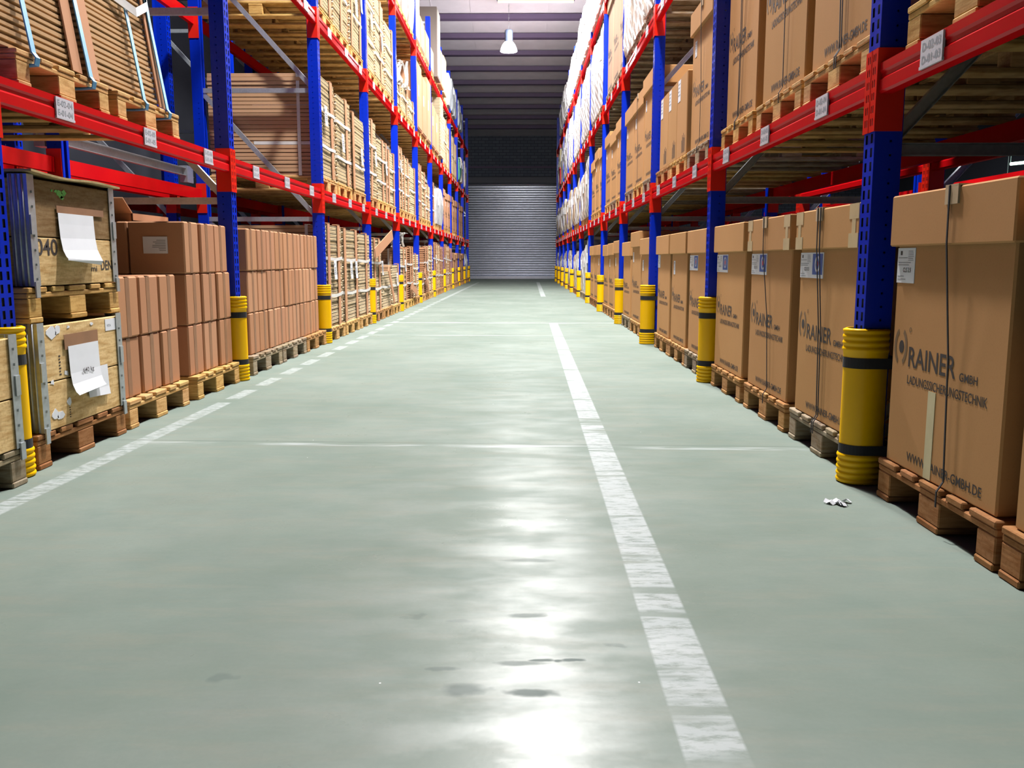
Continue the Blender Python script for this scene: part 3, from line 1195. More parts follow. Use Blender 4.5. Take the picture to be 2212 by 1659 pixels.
def band_mesh(w, d, z, sag, t=0.032, thick=.0015):
    b = MB()
    y = -.0145
    b.ribbon([(-w / 2 - .004, d * .6, z), (-w / 2 - .004, -.002, z), (-w / 4, y, z - sag * .6), (0, y, z - sag), (w / 4, y, z - sag * .5), (w / 2 + .004, -.002, z + .004), (w / 2 + .004, d * .6, z)], (0, 0, 1), t, thick)
    return b.mesh('strapping', 'whitestrap')


def vband_mesh(w, d, h):
    """vertical band over the end that faces along the aisle"""
    b = MB()
    y = d * .18
    b.ribbon([(-w / 2 - .012, y, 0.0), (-w / 2 - .012, y, h * .5), (-w / 2 - .010, y, h + .004), (0, y, h + .006), (w / 2 + .010, y, h + .004), (w / 2 + .012, y, 0)], (0, 1, 0), .032, .0015)
    return b.mesh('strapping', 'whitestrap')


def hang_mesh():
    b = MB()
    rr = random.Random(2)
    b.ribbon([(0, -.020, 0), (0, -.021, -.06), (.002, -.023, -.13), (.003, -.028, -.2)], (1, 0, 0), .125, .0006)
    b.ribbon([(-.03, -.0225, -.03), (-.03, -.0229, -.05)], (1, 0, 0), .035, .0006, 1)
    for k in range(4):
        zz = -.075 - k * .02
        b.ribbon([(0, -.0240 - .0012 * k, zz), (0, -.0243 - .0012 * k, zz - .006)], (1, 0, 0), .08, .0006, 1)
    return b.mesh('paper_sheet', ['paper', 'greyink'])


def bundle(mw, label, group, w=0.78, h=0.95, d=1.1, seed=1, boards=(0.0,), bands=(0.32, 0.68), sheets=(), cells=True, col=CELL, vband=True, tilt=0.0, pitch=0.038):
    t = thing('board_bundle', label, 'bundle of boards', mw, group)
    part('sheets', cached(('slab', w, h, d, pitch, seed % 4, cells), lambda: slab_stack_mesh(w, h, d, pitch, seed % 4 + 11, 0, cells)), t, jit(col, .06))
    for u in boards:
        part('edge_protector', protector_board(.10, h, 0, tilt), t, jit(CARD[2], .05), loc=(u * w, 0, 0), label='brown cardboard edge strip')
    for q in bands:
        part('strapping', band_mesh(w, d, h * q, .015), t, label='white strapping band')
    if vband:
        part('strapping', vband_mesh(w, d, h), t, label='white strapping band')
    for u, q in sheets:
        part('paper_sheet', cached('hang', hang_mesh), t, loc=(u * w, -.004, h * q), label='white paper sheet')
    return t


def wrapped_mesh(w, h, d, seed, bulge=.03):
    rr = random.Random(seed)
    b = MB()
    nx, ny, nz = 8, 8, 12
    ph = [rr.uniform(0, 6.28) for _ in range(6)]
    def P(x, y, z):
        k = math.sin(math.pi * min(max(z / h, 0), 1)) ** .5
        bx = 1 + bulge * 2 * k / w
        q = .008 * math.sin(9 * z + ph[0] + 5 * x) + .006 * math.sin(17 * x + ph[1] - 11 * z) + .007 * math.sin(13 * y + 8 * z + ph[2])
        return (x * bx, y + (q - bulge * k if y < d / 2 else -q + bulge * k), z + .010 * math.sin(8 * x + ph[3]) * (z / h))
    hx, r = w / 2, .03
    def face(f, na, nb):
        n = len(b.v)
        for j in range(nb + 1):
            for i in range(na + 1):
                b.v.append(P(*f(i / na, j / nb)))
        for j in range(nb):
            for i in range(na):
                k = n + j * (na + 1) + i
                b.f.append((k, k + 1, k + na + 2, k + na + 1)); b.mi.append(0); b.sm.append(True)
    face(lambda a, c: (-hx + w * a, 0, h * c), nx, nz)
    face(lambda a, c: (hx - w * a, d, h * c), nx, nz)
    face(lambda a, c: (-hx, d * (1 - a), h * c), ny, nz)
    face(lambda a, c: (hx, d * a, h * c), ny, nz)
    face(lambda a, c: (-hx + w * a, d * c, h), nx, ny)
    face(lambda a, c: (-hx + w * a, d * (1 - c), 0), nx, ny)
    return b.mesh('wrapped_goods', 'film')


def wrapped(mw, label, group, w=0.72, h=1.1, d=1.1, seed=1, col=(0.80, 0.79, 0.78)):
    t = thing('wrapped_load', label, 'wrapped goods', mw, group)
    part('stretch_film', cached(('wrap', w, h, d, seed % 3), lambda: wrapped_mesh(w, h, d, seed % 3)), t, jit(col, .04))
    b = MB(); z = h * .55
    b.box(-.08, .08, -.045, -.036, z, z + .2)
    part('paper_label', cached(('wraplab', h), lambda: b.mesh('paper_label', 'paper')), t, label='white paper label')
    return t


# ------------------------------------------------------------------ where a load stands, in words
SLOT = ['nearest', 'middle', 'furthest']
SLOT_Y = {'left': (0.484, 1.366, 2.31), 'right': (0.488, 1.376, 2.266)}
LVW = ['the floor', 'the lowest beams', 'the middle beams', 'the top beams']


def where(side, n, lv, k):
    lw = ('floor', 'lowest beams', 'middle beams', 'top beams')[lv]
    if n < 0:
        return f'{SLOT[k]} on {lw} before first {side} post'
    return f'{SLOT[k]} on {lw} between {ORD[n]} and {ORD[n + 1]} {side} posts'


def slot_y(side, n, k):
    return (Y0L if side == 'left' else Y0R) + BAY * n + SLOT_Y[side][k]


def put_pallet(side, n, lv, k, tone='pale', detail=False, yc=None, inset=None, dz=0.0, turn=0.0):
    yc = slot_y(side, n, k) if yc is None else yc
    if inset is None:
        inset = (-0.02 if side == 'left' else 0.018) if lv == 0 else 0.03
    adj = {'pale': 'pale', 'grey': 'weathered grey', 'red': 'reddish brown', 'mid': 'brown', 'yellow': 'yellowish'}[tone]
    return pallet(at(side, yc, LEVEL[lv] + dz, inset, turn), f'{adj} wooden pallet, {where(side, n, lv, k)}', f'{side} pallets on {LVW[lv]}', tone, detail)


PZ = 0.1445

# ------------------------------------------------------------------ crates in the first left bay
def crate_meshes(w, d, h, seed, dark_top):
    rr = random.Random(seed)
    P = []
    nb = 2
    zc = [0.0, h * .46, h]
    for i in range(nb):
        b = MB(); b.box(-w / 2 + .02, w / 2 - .02, .004, .026, zc[i] + .002, zc[i + 1] - .002, bev=.003)
        P.append(('front_board', b, (0.30, 0.19, 0.09) if (dark_top and i == 1) else (0.82, 0.58, 0.28)))
        b = MB(); b.box(-w / 2 + .02, w / 2 - .02, d - .026, d - .004, zc[i] + .002, zc[i + 1] - .002, bev=.003)
        P.append(('rear_board', b, (0.55, 0.38, 0.17)))
        for s in (-1, 1):
            x = s * (w / 2 - .015)
            b = MB(); b.box(x - .011, x + .011, .03, d - .03, zc[i] + .002, zc[i + 1] - .002, bev=.003)
            P.append(('side_board', b, (0.66, 0.47, 0.10)))
    b = MB(); b.box(-w / 2 + .02, w / 2 - .02, .02, d - .02, .001, .012)
    P.append(('floor_board', b, (0.50, 0.34, 0.16)))
    return P


def crate_post_mesh(h, sx, front):
    """galvanised angle with rivets, a rolled bead and a foot that sticks out below"""
    b = MB()
    t = .003
    b.box(min(0, sx * .048), max(0, sx * .048), -.002, .001, .001, h + .012)
    b.box(min(0, -sx * t), max(0, -sx * t), -.002, .075, .001, h + .012)
    # beads on the long side
    for y in (.018, .040, .062):
        b.tube([(-sx * .004, y, .002), (-sx * .004, y, h + .01)], .005, 6)
    k = int(h / .058)
    for i in range(k):
        z = .03 + i * .058
        for x, y in ((sx * .024, -.003),):
            b.lathe([(0.0045, z - .0045), (0.0045, z + .0045)], 6, cx=x, cy=y)
    b.box(min(0, sx * .03), max(0, sx * .03), -.008, -.002, -.045, .02)
    b.box(min(0, sx * .03), max(0, sx * .03), -.007, .004, h * .48, h * .66)
    return b.mesh('corner_post', 'galv')


def crate(mw, label, w=0.745, d=1.21, h=0.44, seed=1, dark_top=False):
    t = thing('wooden_crate', label, 'crate', mw, 'wooden crates with steel corners')
    for n, b, col in crate_meshes(w, d, h, seed, dark_top):
        part(n, b.mesh(n, 'wood'), t, jit(col, .05))
    for sx in (1, -1):
        me = crate_post_mesh(h, sx, True)
        part('corner_post', me, t, loc=(-sx * w / 2, 0, 0), label='galvanised steel corner post')
        part('corner_post', me, t, loc=(sx * w / 2, d + .002, 0), rot=(0, 0, math.pi), label='galvanised steel corner post')
    return t


def crate_decor(t, which, h, w):
    if which == 'lower':
        b = MB()
        b.ribbon([(-.02, -.002, .39), (-.02, -.0022, .325)], (1, 0, 0), .30, .0006)
        part('adhesive_tape', b.mesh('adhesive_tape', 'tape'), t, rot=None, label='wide brown tape strip')
        b = MB()
        pts = [(-.01, -.004, .338), (-.01, -.005, .28), (-.01, -.007, .22), (-.009, -.012, .175), (-.008, -.022, .145), (-.007, -.034, .130)]
        b.ribbon(pts, (1, 0, 0), .27, .0006)
        put_text(b, '640 kg', -.045, .055, .205, .232, -.0125, 1)
        part('paper_sheet', b.mesh('paper_sheet', ['paper', 'ink']), t, label='curled white paper sheet')
        b = MB()
        b.ribbon([(.11, .000, .22), (.11, -.003, .12), (.108, -.008, .085)], (1, 0, 0), .20, .0006)
        part('paper_sheet', b.mesh('paper_sheet', 'paper'), t, label='torn white paper sheet')
        b = MB()
        b.box(.22, .325, .0022, .0042, .375, .43)
        put_text(b, 'VITA', .235, .275, .393, .405, .0019, 1)
        part('paper_label', b.mesh('paper_label', ['paper', 'greyink']), t, label='small white label')
        rr = random.Random(9)
        for cx, cz, s in ((-.26, .405, .045), (-.21, .41, .03), (-.28, .20, .018), (-.16, .225, .02), (-.27, .06, .03), (-.23, .05, .03), (-.15, .10, .022), (-.12, .42, .012), (.09, .42, .014)):
            n = 8
            b = MB()
            pts = [(cx + s * rr.uniform(.5, 1.3) * math.cos(2 * math.pi * i / n), cz + .8 * s * rr.uniform(.4, 1.2) * math.sin(2 * math.pi * i / n)) for i in range(n)]
            b.prism(pts, 'y', .0022, .0042)
            part('paper_scrap', b.mesh('paper_scrap', 'paper'), t, label='scrap of a torn white label')
        b = MB()
        for k in range(7):
            b.box(-.215, -.20 - .004 * (k % 2), .0030, .0040, .30 - k * .013, .306 - k * .013)
            b.box(-.155, -.145, .0030, .0040, .09 - k * .010, .094 - k * .010)
        part('stencil_marks', b.mesh('stencil_marks', 'ink'), t)
    else:
        b = MB()
        pts = [(.0, -.003, .305), (.0, -.004, .26), (.0, -.007, .20), (.001, -.014, .15), (.001, -.026, .122), (.001, -.034, .108), (.0, -.030, .095)]
        b.ribbon(pts, (1, 0, 0), .31, .0006)
        part('paper_sheet', b.mesh('paper_sheet', 'paper'), t, label='curled white paper sheet')
        b = MB()
        b.ribbon([(.05, -.001, .335), (.05, -.0012, .305)], (1, 0, 0), .42, .0006)
        part('adhesive_tape', b.mesh('adhesive_tape', 'tape'), t, label='brown tape strip')
        for txt, a, c, p, q in (('040', -.335, -.165, .125, .195), ('DEN', .215, .325, .06, .105), ('mi', .12, .175, .055, .08)):
            b = MB()
            put_text(b, txt, a, c, p, q, .0030)
            part('marker_writing', b.mesh('marker_writing', 'ink'), t, label='black marker writing')
        b = MB()
        rr = random.Random(4)
        for cx, cz, s in ((-.115, .385, .030), (-.085, .392, .022), (-.15, .395, .012), (-.10, .37, .016), (-.18, .395, .008)):
            pts = [(cx + s * rr.uniform(.6, 1.2) * math.cos(2 * math.pi * i / 9), cz + .6 * s * rr.uniform(.5, 1.2) * math.sin(2 * math.pi * i / 9)) for i in range(9)]
            b.prism(pts, 'y', .0020, .0042)
        part('paint_splash', b.mesh('paint_splash', 'green'), t, label='green paint splash')
        # wavy plywood lid
        b = MB()
        W, D = w + .03, 1.18
        nx = 14
        up = lambda x: .012 + .020 * ((x / W) ** 2) * (1 if x < 0 else .2) + .004 * math.sin(11 * x)
        for i in range(nx):
            xa, xb = -W / 2 + W * i / nx, -W / 2 + W * (i + 1) / nx
            za, zb = h + up(xa), h + up(xb)
            q = .009
            b.quad((xa, -.03, za + q), (xb, -.03, zb + q), (xb, D, zb + q), (xa, D, za + q))
            b.quad((xa, -.03, za), (xa, D, za), (xb, D, zb), (xb, -.03, zb))
            b.quad((xa, -.03, za), (xb, -.03, zb), (xb, -.03, zb + q), (xa, -.03, za + q))
            b.quad((xa, D, za), (xa, D, za + q), (xb, D, zb + q), (xb, D, zb))
        for x in (-W / 2, W / 2):
            b.quad((x, -.03, h + up(x)), (x, -.03, h + up(x) + .009), (x, D, h + up(x) + .009), (x, D, h + up(x)))
        part('lid', b.mesh('lid', 'wood'), t, (0.50, 0.38, 0.19), label='warped plywood lid')


def left_crates():
    yc = 3.875
    pallet(at('left', yc, 0, -.03), 'worn dark brown pallet with chipped boards under the lower wooden crate', 'left pallets on the floor', 'red', True)
    c = crate(at('left', yc + .02, PZ, -.033), 'lower wooden crate with curled paper reading 640 kg, steel corners', seed=2)
    crate_decor(c, 'lower', .44, .745)
    z = PZ + .4535
    pallet(at('left', yc + .03, z, -.02), 'pale pallet standing on the lower wooden crate, under the upper crate', 'left pallets on the floor', 'yellow', True)
    c = crate(at('left', yc + .045, z + .1465, -.023), 'upper wooden crate with dark top board, warped lid and blank white paper', h=.435, seed=3, dark_top=True)
    crate_decor(c, 'upper', .435, .745)
    # the crate that reaches in from beside the first protector
    pallet(at('left', 2.89, 0, -.085), 'grey pallet whose corner shows before the first yellow protector, left side', 'left pallets on the floor', 'grey', True)
    crate(at('left', 2.90, PZ, -.088), 'wooden crate with grey steel corner post, cut off beside first yellow protector', h=.42, seed=5)


left_crates()


# ------------------------------------------------------------------ tape-striped cartons, left floor
CW, CH, CD = 0.246, 0.312, 0.335
LAY = ['bottom', 'middle', 'top']


def cartons():
    put_pallet('left', 0, 0, 1, 'pale', True, yc=4.745)
    put_pallet('left', 0, 0, 2, 'yellow', True, yc=5.69)
    put_pallet('left', 1, 0, 0, 'grey', True, yc=6.82)
    put_pallet('left', 1, 0, 1, 'grey', True, yc=7.65)
    put_pallet('left', 1, 0, 2, 'mid', True, yc=8.48)
    rowname = ['front', 'second', 'third']

    def col(y, layers, rows, fmt, deep_label=None, slips=()):
        for r in range(rows):
            for L in range(layers):
                mw = at('left', y + rng.uniform(-.004, .004), PZ + CH * L, .022 + r * (CD + .014) + rng.uniform(-.006, .006), rng.uniform(-.006, .006))
                slip = None
                if (r, L) in slips:
                    slip = (.10, .245, .12, .22)
                carton(mw, fmt.format(row=rowname[r], lay=(['bottom', 'top'] if layers == 2 else LAY)[L]), 'tape-striped cartons', CW, CH, CD, jit(CARD[rng.randrange(4)], .05), rng.uniform(-.02, .02), slip)
    for i, y in enumerate((4.485, 4.745, 5.005)):
        col(y, 2, 2, f'tape-striped carton, {ORD[i]} along in {{row}} row, {{lay}} layer, pallet beside the wooden crates')
    for i, y in enumerate((5.415, 5.685, 5.95)):
        col(y, 3, 3 if i == 0 else 1, f'tape-striped carton, {ORD[i]} along in {{row}} row, {{lay}} layer, pallet before second left post',
            slips=((0, 2), (1, 2)) if i == 0 else ())
    for i in range(9):
        col(6.615 + .2515 * i, 3, 2 if i == 0 else 1, f'tape-striped carton, {ORD[i]} of nine along, {{row}} row, {{lay}} layer, past second left post',
            slips=((0, 2), (0, 1)) if i == 0 else ())
    # carton with raised flaps behind
    t = thing('open_carton', 'open carton with raised flaps standing behind the striped cartons, first left bay', 'carton', at('left', 5.70, PZ + 3 * CH + .002, .38), 'tape-striped cartons')
    b = MB(); b.box(-.28, .28, 0, .42, 0, .008); b.box(-.28, .28, 0, .008, 0, .05); b.box(-.28, .28, .412, .42, 0, .05); b.box(-.28, -.272, 0, .42, 0, .05); b.box(.272, .28, 0, .42, 0, .05)
    part('body', b.mesh('body', 'card'), t, CARD[0])
    b = MB(); b.bar((-.28, .21, .05), (-.40, .21, .13), .42, .006, up=(0, 1, 0)); b2 = MB(); b2.bar((0, .0, .05), (0, -.10, .085), .56, .006, up=(1, 0, 0))
    m1 = MB(); m1.v = [(-.28, .0, .05), (-.28, .42, .05), (-.40, .42, .135), (-.40, 0, .135)]; m1.f = [(0, 1, 2, 3)]; m1.mi = [0]; m1.sm = [False]
    b = MB(); b.prism([(-.28, .048), (-.40, .132), (-.396, .138), (-.276, .054)], 'y', 0.0, .42)
    part('flap', b.mesh('flap', 'card'), t, CARD[2])
    b = MB(); b.prism([(.412, .048), (.50, .11), (.497, .116), (.409, .054)], 'x', -.27, .27)
    part('flap', b.mesh('flap', 'card'), t, CARD[2])


# support below the open carton: a second row column
cartons()


# ------------------------------------------------------------------ blue-strapped stacks on the first left beam
def blue_stack(yc, label, w, h, boards, straps, lean):
    z = LEVEL[1] + PZ
    t = thing('board_stack', label, 'bundle of boards', at('left', yc, z, .055), 'blue-strapped stacks')
    part('sheets', slab_stack_mesh(w, h, 1.12, .029, int(yc * 10), lean, False), t, (0.60, 0.38, 0.20))
    for u in boards:
        part('edge_protector', protector_board(.085, h, lean, 0), t, CARD[2], loc=(u, 0, 0), label='brown cardboard edge strip')
    for u in straps:
        b = MB()
        s = lean / h
        b.ribbon([(u, .9, h + .02 + 0), (u, lean - .018, h + .024), (u, lean * .5 - .020, h * .5), (u, -.030, .004), (u, -.046, -.018), (u, -.04, -.046), (u, .02, -.050), (u, .5, -.050)], (1, 0, 0), .034, .003)
        for q in (-.008, .008):
            b.ribbon([(u + q, lean * .5 - .0235, h * .5), (u + q, -.0235, .0)], (1, 0, 0), .004, .001, 1)
        part('strap', b.mesh('strap', ['bluestrap', 'whitestrap']), t, label='blue woven strap')
    return t


put_pallet('left', 0, 1, 0, 'pale', True, yc=4.04, inset=.03)
put_pallet('left', 0, 1, 1, 'pale', True, yc=4.935, inset=.03)
s = blue_stack(3.83, 'stack of corrugated sheets with two blue straps, cut off by the picture edge', .60, .95, (.34,), (-.07, .42), .13)
s = blue_stack(4.74, 'stack of corrugated sheets with two blue straps, before the second left post', .76, .95, (-.40, .40), (.10, .41), .13)
b = MB()
b.ribbon([(-.30, .10, .62), (-.18, .06, .55), (-.02, .05, .50), (.18, .02, .47), (.36, .03, .55), (.42, .06, .60)], (0, 0, 1), .045, .0015)
part('strapping', b.mesh('strapping', 'whitestrap'), s, label='loose white strapping band')


# ------------------------------------------------------------------ loads of the left rack
def L_pal(n, lv, k, tone=None, **kw):
    put_pallet('left', n, lv, k, tone or rng.choice(['pale', 'pale', 'yellow', 'mid']), **kw)


def L_bundle(n, lv, k, h, desc, seed, inset=.02, yoff=0.0, tone=None, w=.78, **kw):
    yc = slot_y('left', n, k) + yoff
    L_pal(n, lv, k, tone, yc=yc)
    return bundle(at('left', yc, LEVEL[lv] + PZ, inset + (-.02 if lv == 0 else .02)), f'{desc}, {where("left", n, lv, k)}', 'board bundles in the left rack', w=w, h=h, seed=seed, **kw)


HC = 'honeycomb board bundle'
# floor
L_bundle(2, 0, 0, 1.06, HC + ' with paper', 0, boards=(-.42, .22), sheets=((-.12, .66),), tilt=.02)
L_bundle(2, 0, 1, 1.04, HC + ' with papers', 1, boards=(-.45, .42), sheets=((-.1, .66), (.3, .66)))
L_bundle(2, 0, 2, 1.02, HC, 2, boards=(.1,))
L_bundle(3, 0, 0, .98, HC + ' with bent edge strip', 3, boards=(-.25, .25), sheets=((.42, .7),), tilt=-.05)
L_bundle(3, 0, 1, .52, 'low broken board bundle', 1, boards=(), bands=(.6,), vband=False)
L_bundle(3, 0, 2, .62, 'low honeycomb bundle with paper', 2, boards=(.3,), sheets=((0, .8),), bands=(.5,))
L_bundle(4, 0, 0, .88, 'untidy board bundle with loose band', 0, boards=(-.1, .35), sheets=((.1, .8),), tilt=.05)
L_bundle(4, 0, 1, .92, 'tall brown sheet bundle', 1, boards=(.0, .4), cells=False, col=CARD[1])
L_bundle(4, 0, 2, .80, HC, 3, boards=(-.2,))
L_bundle(5, 0, 0, .45, 'low pale board bundle', 2, boards=(.2,), bands=(.5,), vband=False)
L_bundle(5, 0, 1, .95, 'brown sheet bundle with paper', 1, boards=(-.3, .3), cells=False, col=CARD[2], sheets=((0, .7),))
L_bundle(5, 0, 2, 1.0, HC, 0, boards=(.0,))
for n in (6, 7):
    for k in range(3):
        L_bundle(n, 0, k, 1.08 - .04 * k, 'brown edge-stripped board bundle', n + k, boards=(-.3, .3), cells=k == 1, col=CARD[2] if k != 1 else CELL, sheets=((0, .75),) if k == 0 else ())
# lowest beams (the second bay is empty)
L_bundle(2, 1, 0, 1.00, HC + ' with paper', 1, boards=(.28,), sheets=((-.2, .72),), tilt=-.03)
L_bundle(2, 1, 1, .96, HC + ' with bent strip', 2, boards=(.22,), sheets=((-.22, .58),), tilt=-.06, bands=(.30, .70))
L_bundle(2, 1, 2, .90, HC + ' with paper', 0, boards=(-.5,), sheets=((.1, .60),), bands=(.34,))
L_bundle(3, 1, 0, 1.02, HC + ' with slanting strip', 3, boards=(-.1,), sheets=((.25, .62),), tilt=.08)
L_bundle(3, 1, 1, .86, HC + ' with broad strip', 1, boards=(.05, .5), sheets=((.35, .7),))
L_bundle(3, 1, 2, .80, HC, 2, boards=(-.4, .3))
L_bundle(4, 1, 0, 1.0, 'loosely wrapped board bundle', 0, boards=(-.1, .3), sheets=((.0, .8),), tilt=-.06)
L_bundle(4, 1, 1, .92, HC, 3, boards=(-.4, .2))
L_bundle(4, 1, 2, .85, HC, 1, boards=(.3,), bands=(.5,))
L_bundle(5, 1, 0, 1.02, HC + ' with brown strips', 2, boards=(-.35, .1, .45))
L_bundle(5, 1, 1, .95, HC, 0, boards=(.2,))
L_bundle(5, 1, 2, .75, HC, 3, boards=(-.2,))
L_bundle(6, 1, 0, .9, 'narrow brown board bundle', 1, boards=(-.4, .2), cells=False, col=CARD[2])
# middle beams
for k, h in enumerate((1.36, 1.30, 1.24)):
    L_bundle(2, 2, k, h, 'tall ' + HC, k, boards=((-.2, .35), (.0,), (-.4, .3))[k], sheets=((.1, .66),) if k != 2 else ((-.1, .5), (.35, .6)), tilt=(-.04, .02, .05)[k], tone='yellow')
for k, h in enumerate((1.25, 1.12, 1.0)):
    L_bundle(3, 2, k, h, 'tall ' + HC, k + 1, boards=((-.3,), (.1,), (.35,))[k], sheets=((.1, .6),) if k < 2 else (), tilt=(.05, 0, 0)[k], bands=(.3, .66))
for k, h in enumerate((.34, .42, .38)):
    L_bundle(4, 2, k, h, 'low board bundle', k, boards=(.2,), bands=(.6,), vband=False)


def tangle(mw, label, group, seed, n=16, size=.33, zmax=.42):
    rr = random.Random(seed)
    b = MB()
    for i in range(n):
        x, y, z = rr.uniform(-size, size), rr.uniform(-.05, .25), rr.uniform(.0, .10)
        pts = []
        a = rr.uniform(0, 6.28)
        L = rr.randint(7, 13)
        for k in range(L):
            pts.append((min(max(x, -size - .05), size + .05), min(max(y, -.06), .3), min(max(z, .012), zmax)))
            a += rr.uniform(-.9, .9)
            x += .07 * math.cos(a)
            z += .07 * math.sin(a) + .035
            y += rr.uniform(-.03, .03)
            if y < -.10:
                y = -.08
        b.ribbon(pts, (rr.uniform(-.4, .4), 1, rr.uniform(-.4, .4)), .034, .0014)
    return solo('loose_strapping', b.mesh('loose_strapping', 'whitestrap'), label, 'strapping', mw, group)


tangle(at('left', slot_y('left', 4, 0) + .0, LEVEL[2] + PZ + .355, .02), 'tangle of loose white strapping heaped on low bundles past fifth left post', 'loose strapping', 3, 18)
tangle(at('left', slot_y('left', 4, 1) + .0, LEVEL[2] + PZ + .435, .02), 'second tangle of loose white strapping, deeper in the bay past fifth left post', 'loose strapping', 8, 16)
tangle(at('left', slot_y('left', 4, 0), PZ + .90, .02), 'white strapping coils on the untidy floor bundle past fifth left post', 'loose strapping', 12, 7, .25, .25)


def tall_boards(n, lv, k, h, desc, col, edge, seed, w=.76, inset=.0, dz=PZ):
    """upright cartons stood on edge with a pale side facing the aisle"""
    yc = slot_y('left', n, k)
    L_pal(n, lv, k)
    t = thing('upright_carton', f'{desc}, {where("left", n, lv, k)}', 'carton', at('left', yc, LEVEL[lv] + dz, inset), 'upright cartons in the left rack')
    b = MB(); b.box(-w / 2, w / 2, .0, 1.1, 0, h, bev=.006)
    part('body', b.mesh('body', 'card'), t, col)
    b = MB(); b.box(-w / 2 + .04, w / 2 - .04, -.008, 0, .03, h - .03)
    part('front_panel', b.mesh('front_panel', 'card'), t, edge)
    b = MB(); b.box(-w / 2 + .12, -w / 2 + .26, -.0095, -.008, h * .5, h * .5 + .2)
    part('paper_label', b.mesh('paper_label', 'paper'), t, label='white paper label')
    return t


tall_boards(5, 2, 0, 1.25, 'tall brown upright carton', CARD[2], CARD[2], 1)
tall_boards(5, 2, 1, 1.15, 'tall upright carton with pale front', CARD[1], (0.42, 0.29, 0.17), 2)
tall_boards(5, 2, 2, 1.3, 'tall pale-fronted upright carton', CARD[2], (0.44, 0.32, 0.20), 3)
for k, h in enumerate((.95, .9)):
    tall_boards(6, 2, k, h, 'brown upright carton', CARD[2], CARD[2], k)
L_bundle(6, 2, 2, 1.38, 'tall pale bundle of layered boards', 1, boards=(), col=(.48, .41, .27), bands=(), inset=-.06)
for n in (7, 8):
    for k in range(3):
        L_bundle(n, 2, k, 1.30 - .1 * k - .1 * (n - 7), 'pale honeycomb bundle', n + k, boards=(.3,) if k else (), col=(.46, .39, .27), bands=(.5,) if k else ())
# lidded cartons far along the lowest beams, and wrapped goods at the end
for n in (7, 8, 9):
    for k in range(3):
        yc = slot_y('left', n, k)
        L_pal(n, 1, k)
        lidded_box(at('left', yc, LEVEL[1] + PZ, .01), f'lidded brown box, {where("left", n, 1, k)}', 'lidded boxes in the left rack', H=(.98, .92, .95)[k], lab='small', col=CARD[2])
for n in (6,):
    for k in (1, 2):
        yc = slot_y('left', n, k)
        L_pal(n, 1, k)
        wrapped(at('left', yc, LEVEL[1] + PZ, .02), f'grey film-wrapped load, {where("left", n, 1, k)}', 'wrapped loads in the left rack', h=.7 + .1 * k, seed=k, col=(.60, .60, .60))
for n in (8, 9, 10):
    for k in range(3):
        yc = slot_y('left', n, k)
        L_pal(n, 0, k, 'mid')
        if n < 10:
            lidded_box(at('left', yc, PZ, .0), f'lidded brown box, {where("left", n, 0, k)}', 'lidded boxes in the left rack', H=.90 - .05 * (k % 2), col=CARD[2])
        else:
            wrapped(at('left', yc, PZ, .06), f'grey film-wrapped load, {where("left", n, 0, k)}', 'wrapped loads in the left rack', w=.66, h=.9, seed=k, col=(.55, .56, .58))
# top beams
for k, h in enumerate((.5, .5, .6)):
    yc = slot_y('left', 4, k)
    L_pal(4, 3, k, 'yellow')
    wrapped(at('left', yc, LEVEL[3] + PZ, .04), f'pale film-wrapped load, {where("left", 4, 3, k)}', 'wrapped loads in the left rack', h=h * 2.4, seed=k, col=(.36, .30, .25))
tall_boards(5, 3, 0, 1.5, 'tall brown upright carton', CARD[2], (.38, .34, .30), 4, inset=.02)
tall_boards(5, 3, 1, .62, 'low pale upright carton', CARD[2], (.38, .32, .18), 5, inset=.02)
tall_boards(5, 3, 2, .58, 'low yellowish upright carton', CARD[2], (.38, .32, .18), 6, inset=.02)
tall_boards(6, 3, 0, .5, 'low brown upright carton', CARD[2], (.50, .45, .28), 6, inset=.02)
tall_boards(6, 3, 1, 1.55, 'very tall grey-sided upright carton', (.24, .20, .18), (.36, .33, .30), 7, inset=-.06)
tall_boards(6, 3, 2, .8, 'yellowish upright carton', CARD[2], (.52, .47, .26), 8, inset=-.06)
L_bundle(7, 3, 0, .9, 'yellowish honeycomb bundle', 2, boards=(), col=(.52, .47, .26), bands=(), inset=-.07)
L_bundle(7, 3, 1, .8, 'pale honeycomb bundle', 3, boards=(), col=(.48, .41, .28), bands=())
for n, k, h in ((7, 2, .85), (8, 0, .9), (8, 1, .8), (9, 0, .8), (9, 1, .6)):
    yc = slot_y('left', n, k)
    L_pal(n, 3, k, 'grey')
    wrapped(at('left', yc, LEVEL[3] + PZ, -.02), f'white film-wrapped load, {where("left", n, 3, k)}', 'wrapped loads in the left rack', h=h, seed=k, col=(.48, .52, .54))
for n, k, h in ((9, 0, .7), (9, 1, .8), (10, 0, .9)):
    yc = slot_y('left', n, k)
    L_pal(n, 2, k, 'mid')
    wrapped(at('left', yc, LEVEL[2] + PZ, -.02), f'film-wrapped load, {where("left", n, 2, k)}', 'wrapped loads in the left rack', h=h, seed=k, col=(.10, .34, .24) if k == 0 and n == 9 else (.66, .58, .52))


# flaps and strips of board that stick out
def loose_strip(p, q, w, label, seed=0):
    b = MB()
    b.bar(p, q, .010, w)
    return solo('board_strip', b.mesh('board_strip', 'card'), label, 'board strip', None, 'loose board strips', CARD[2])


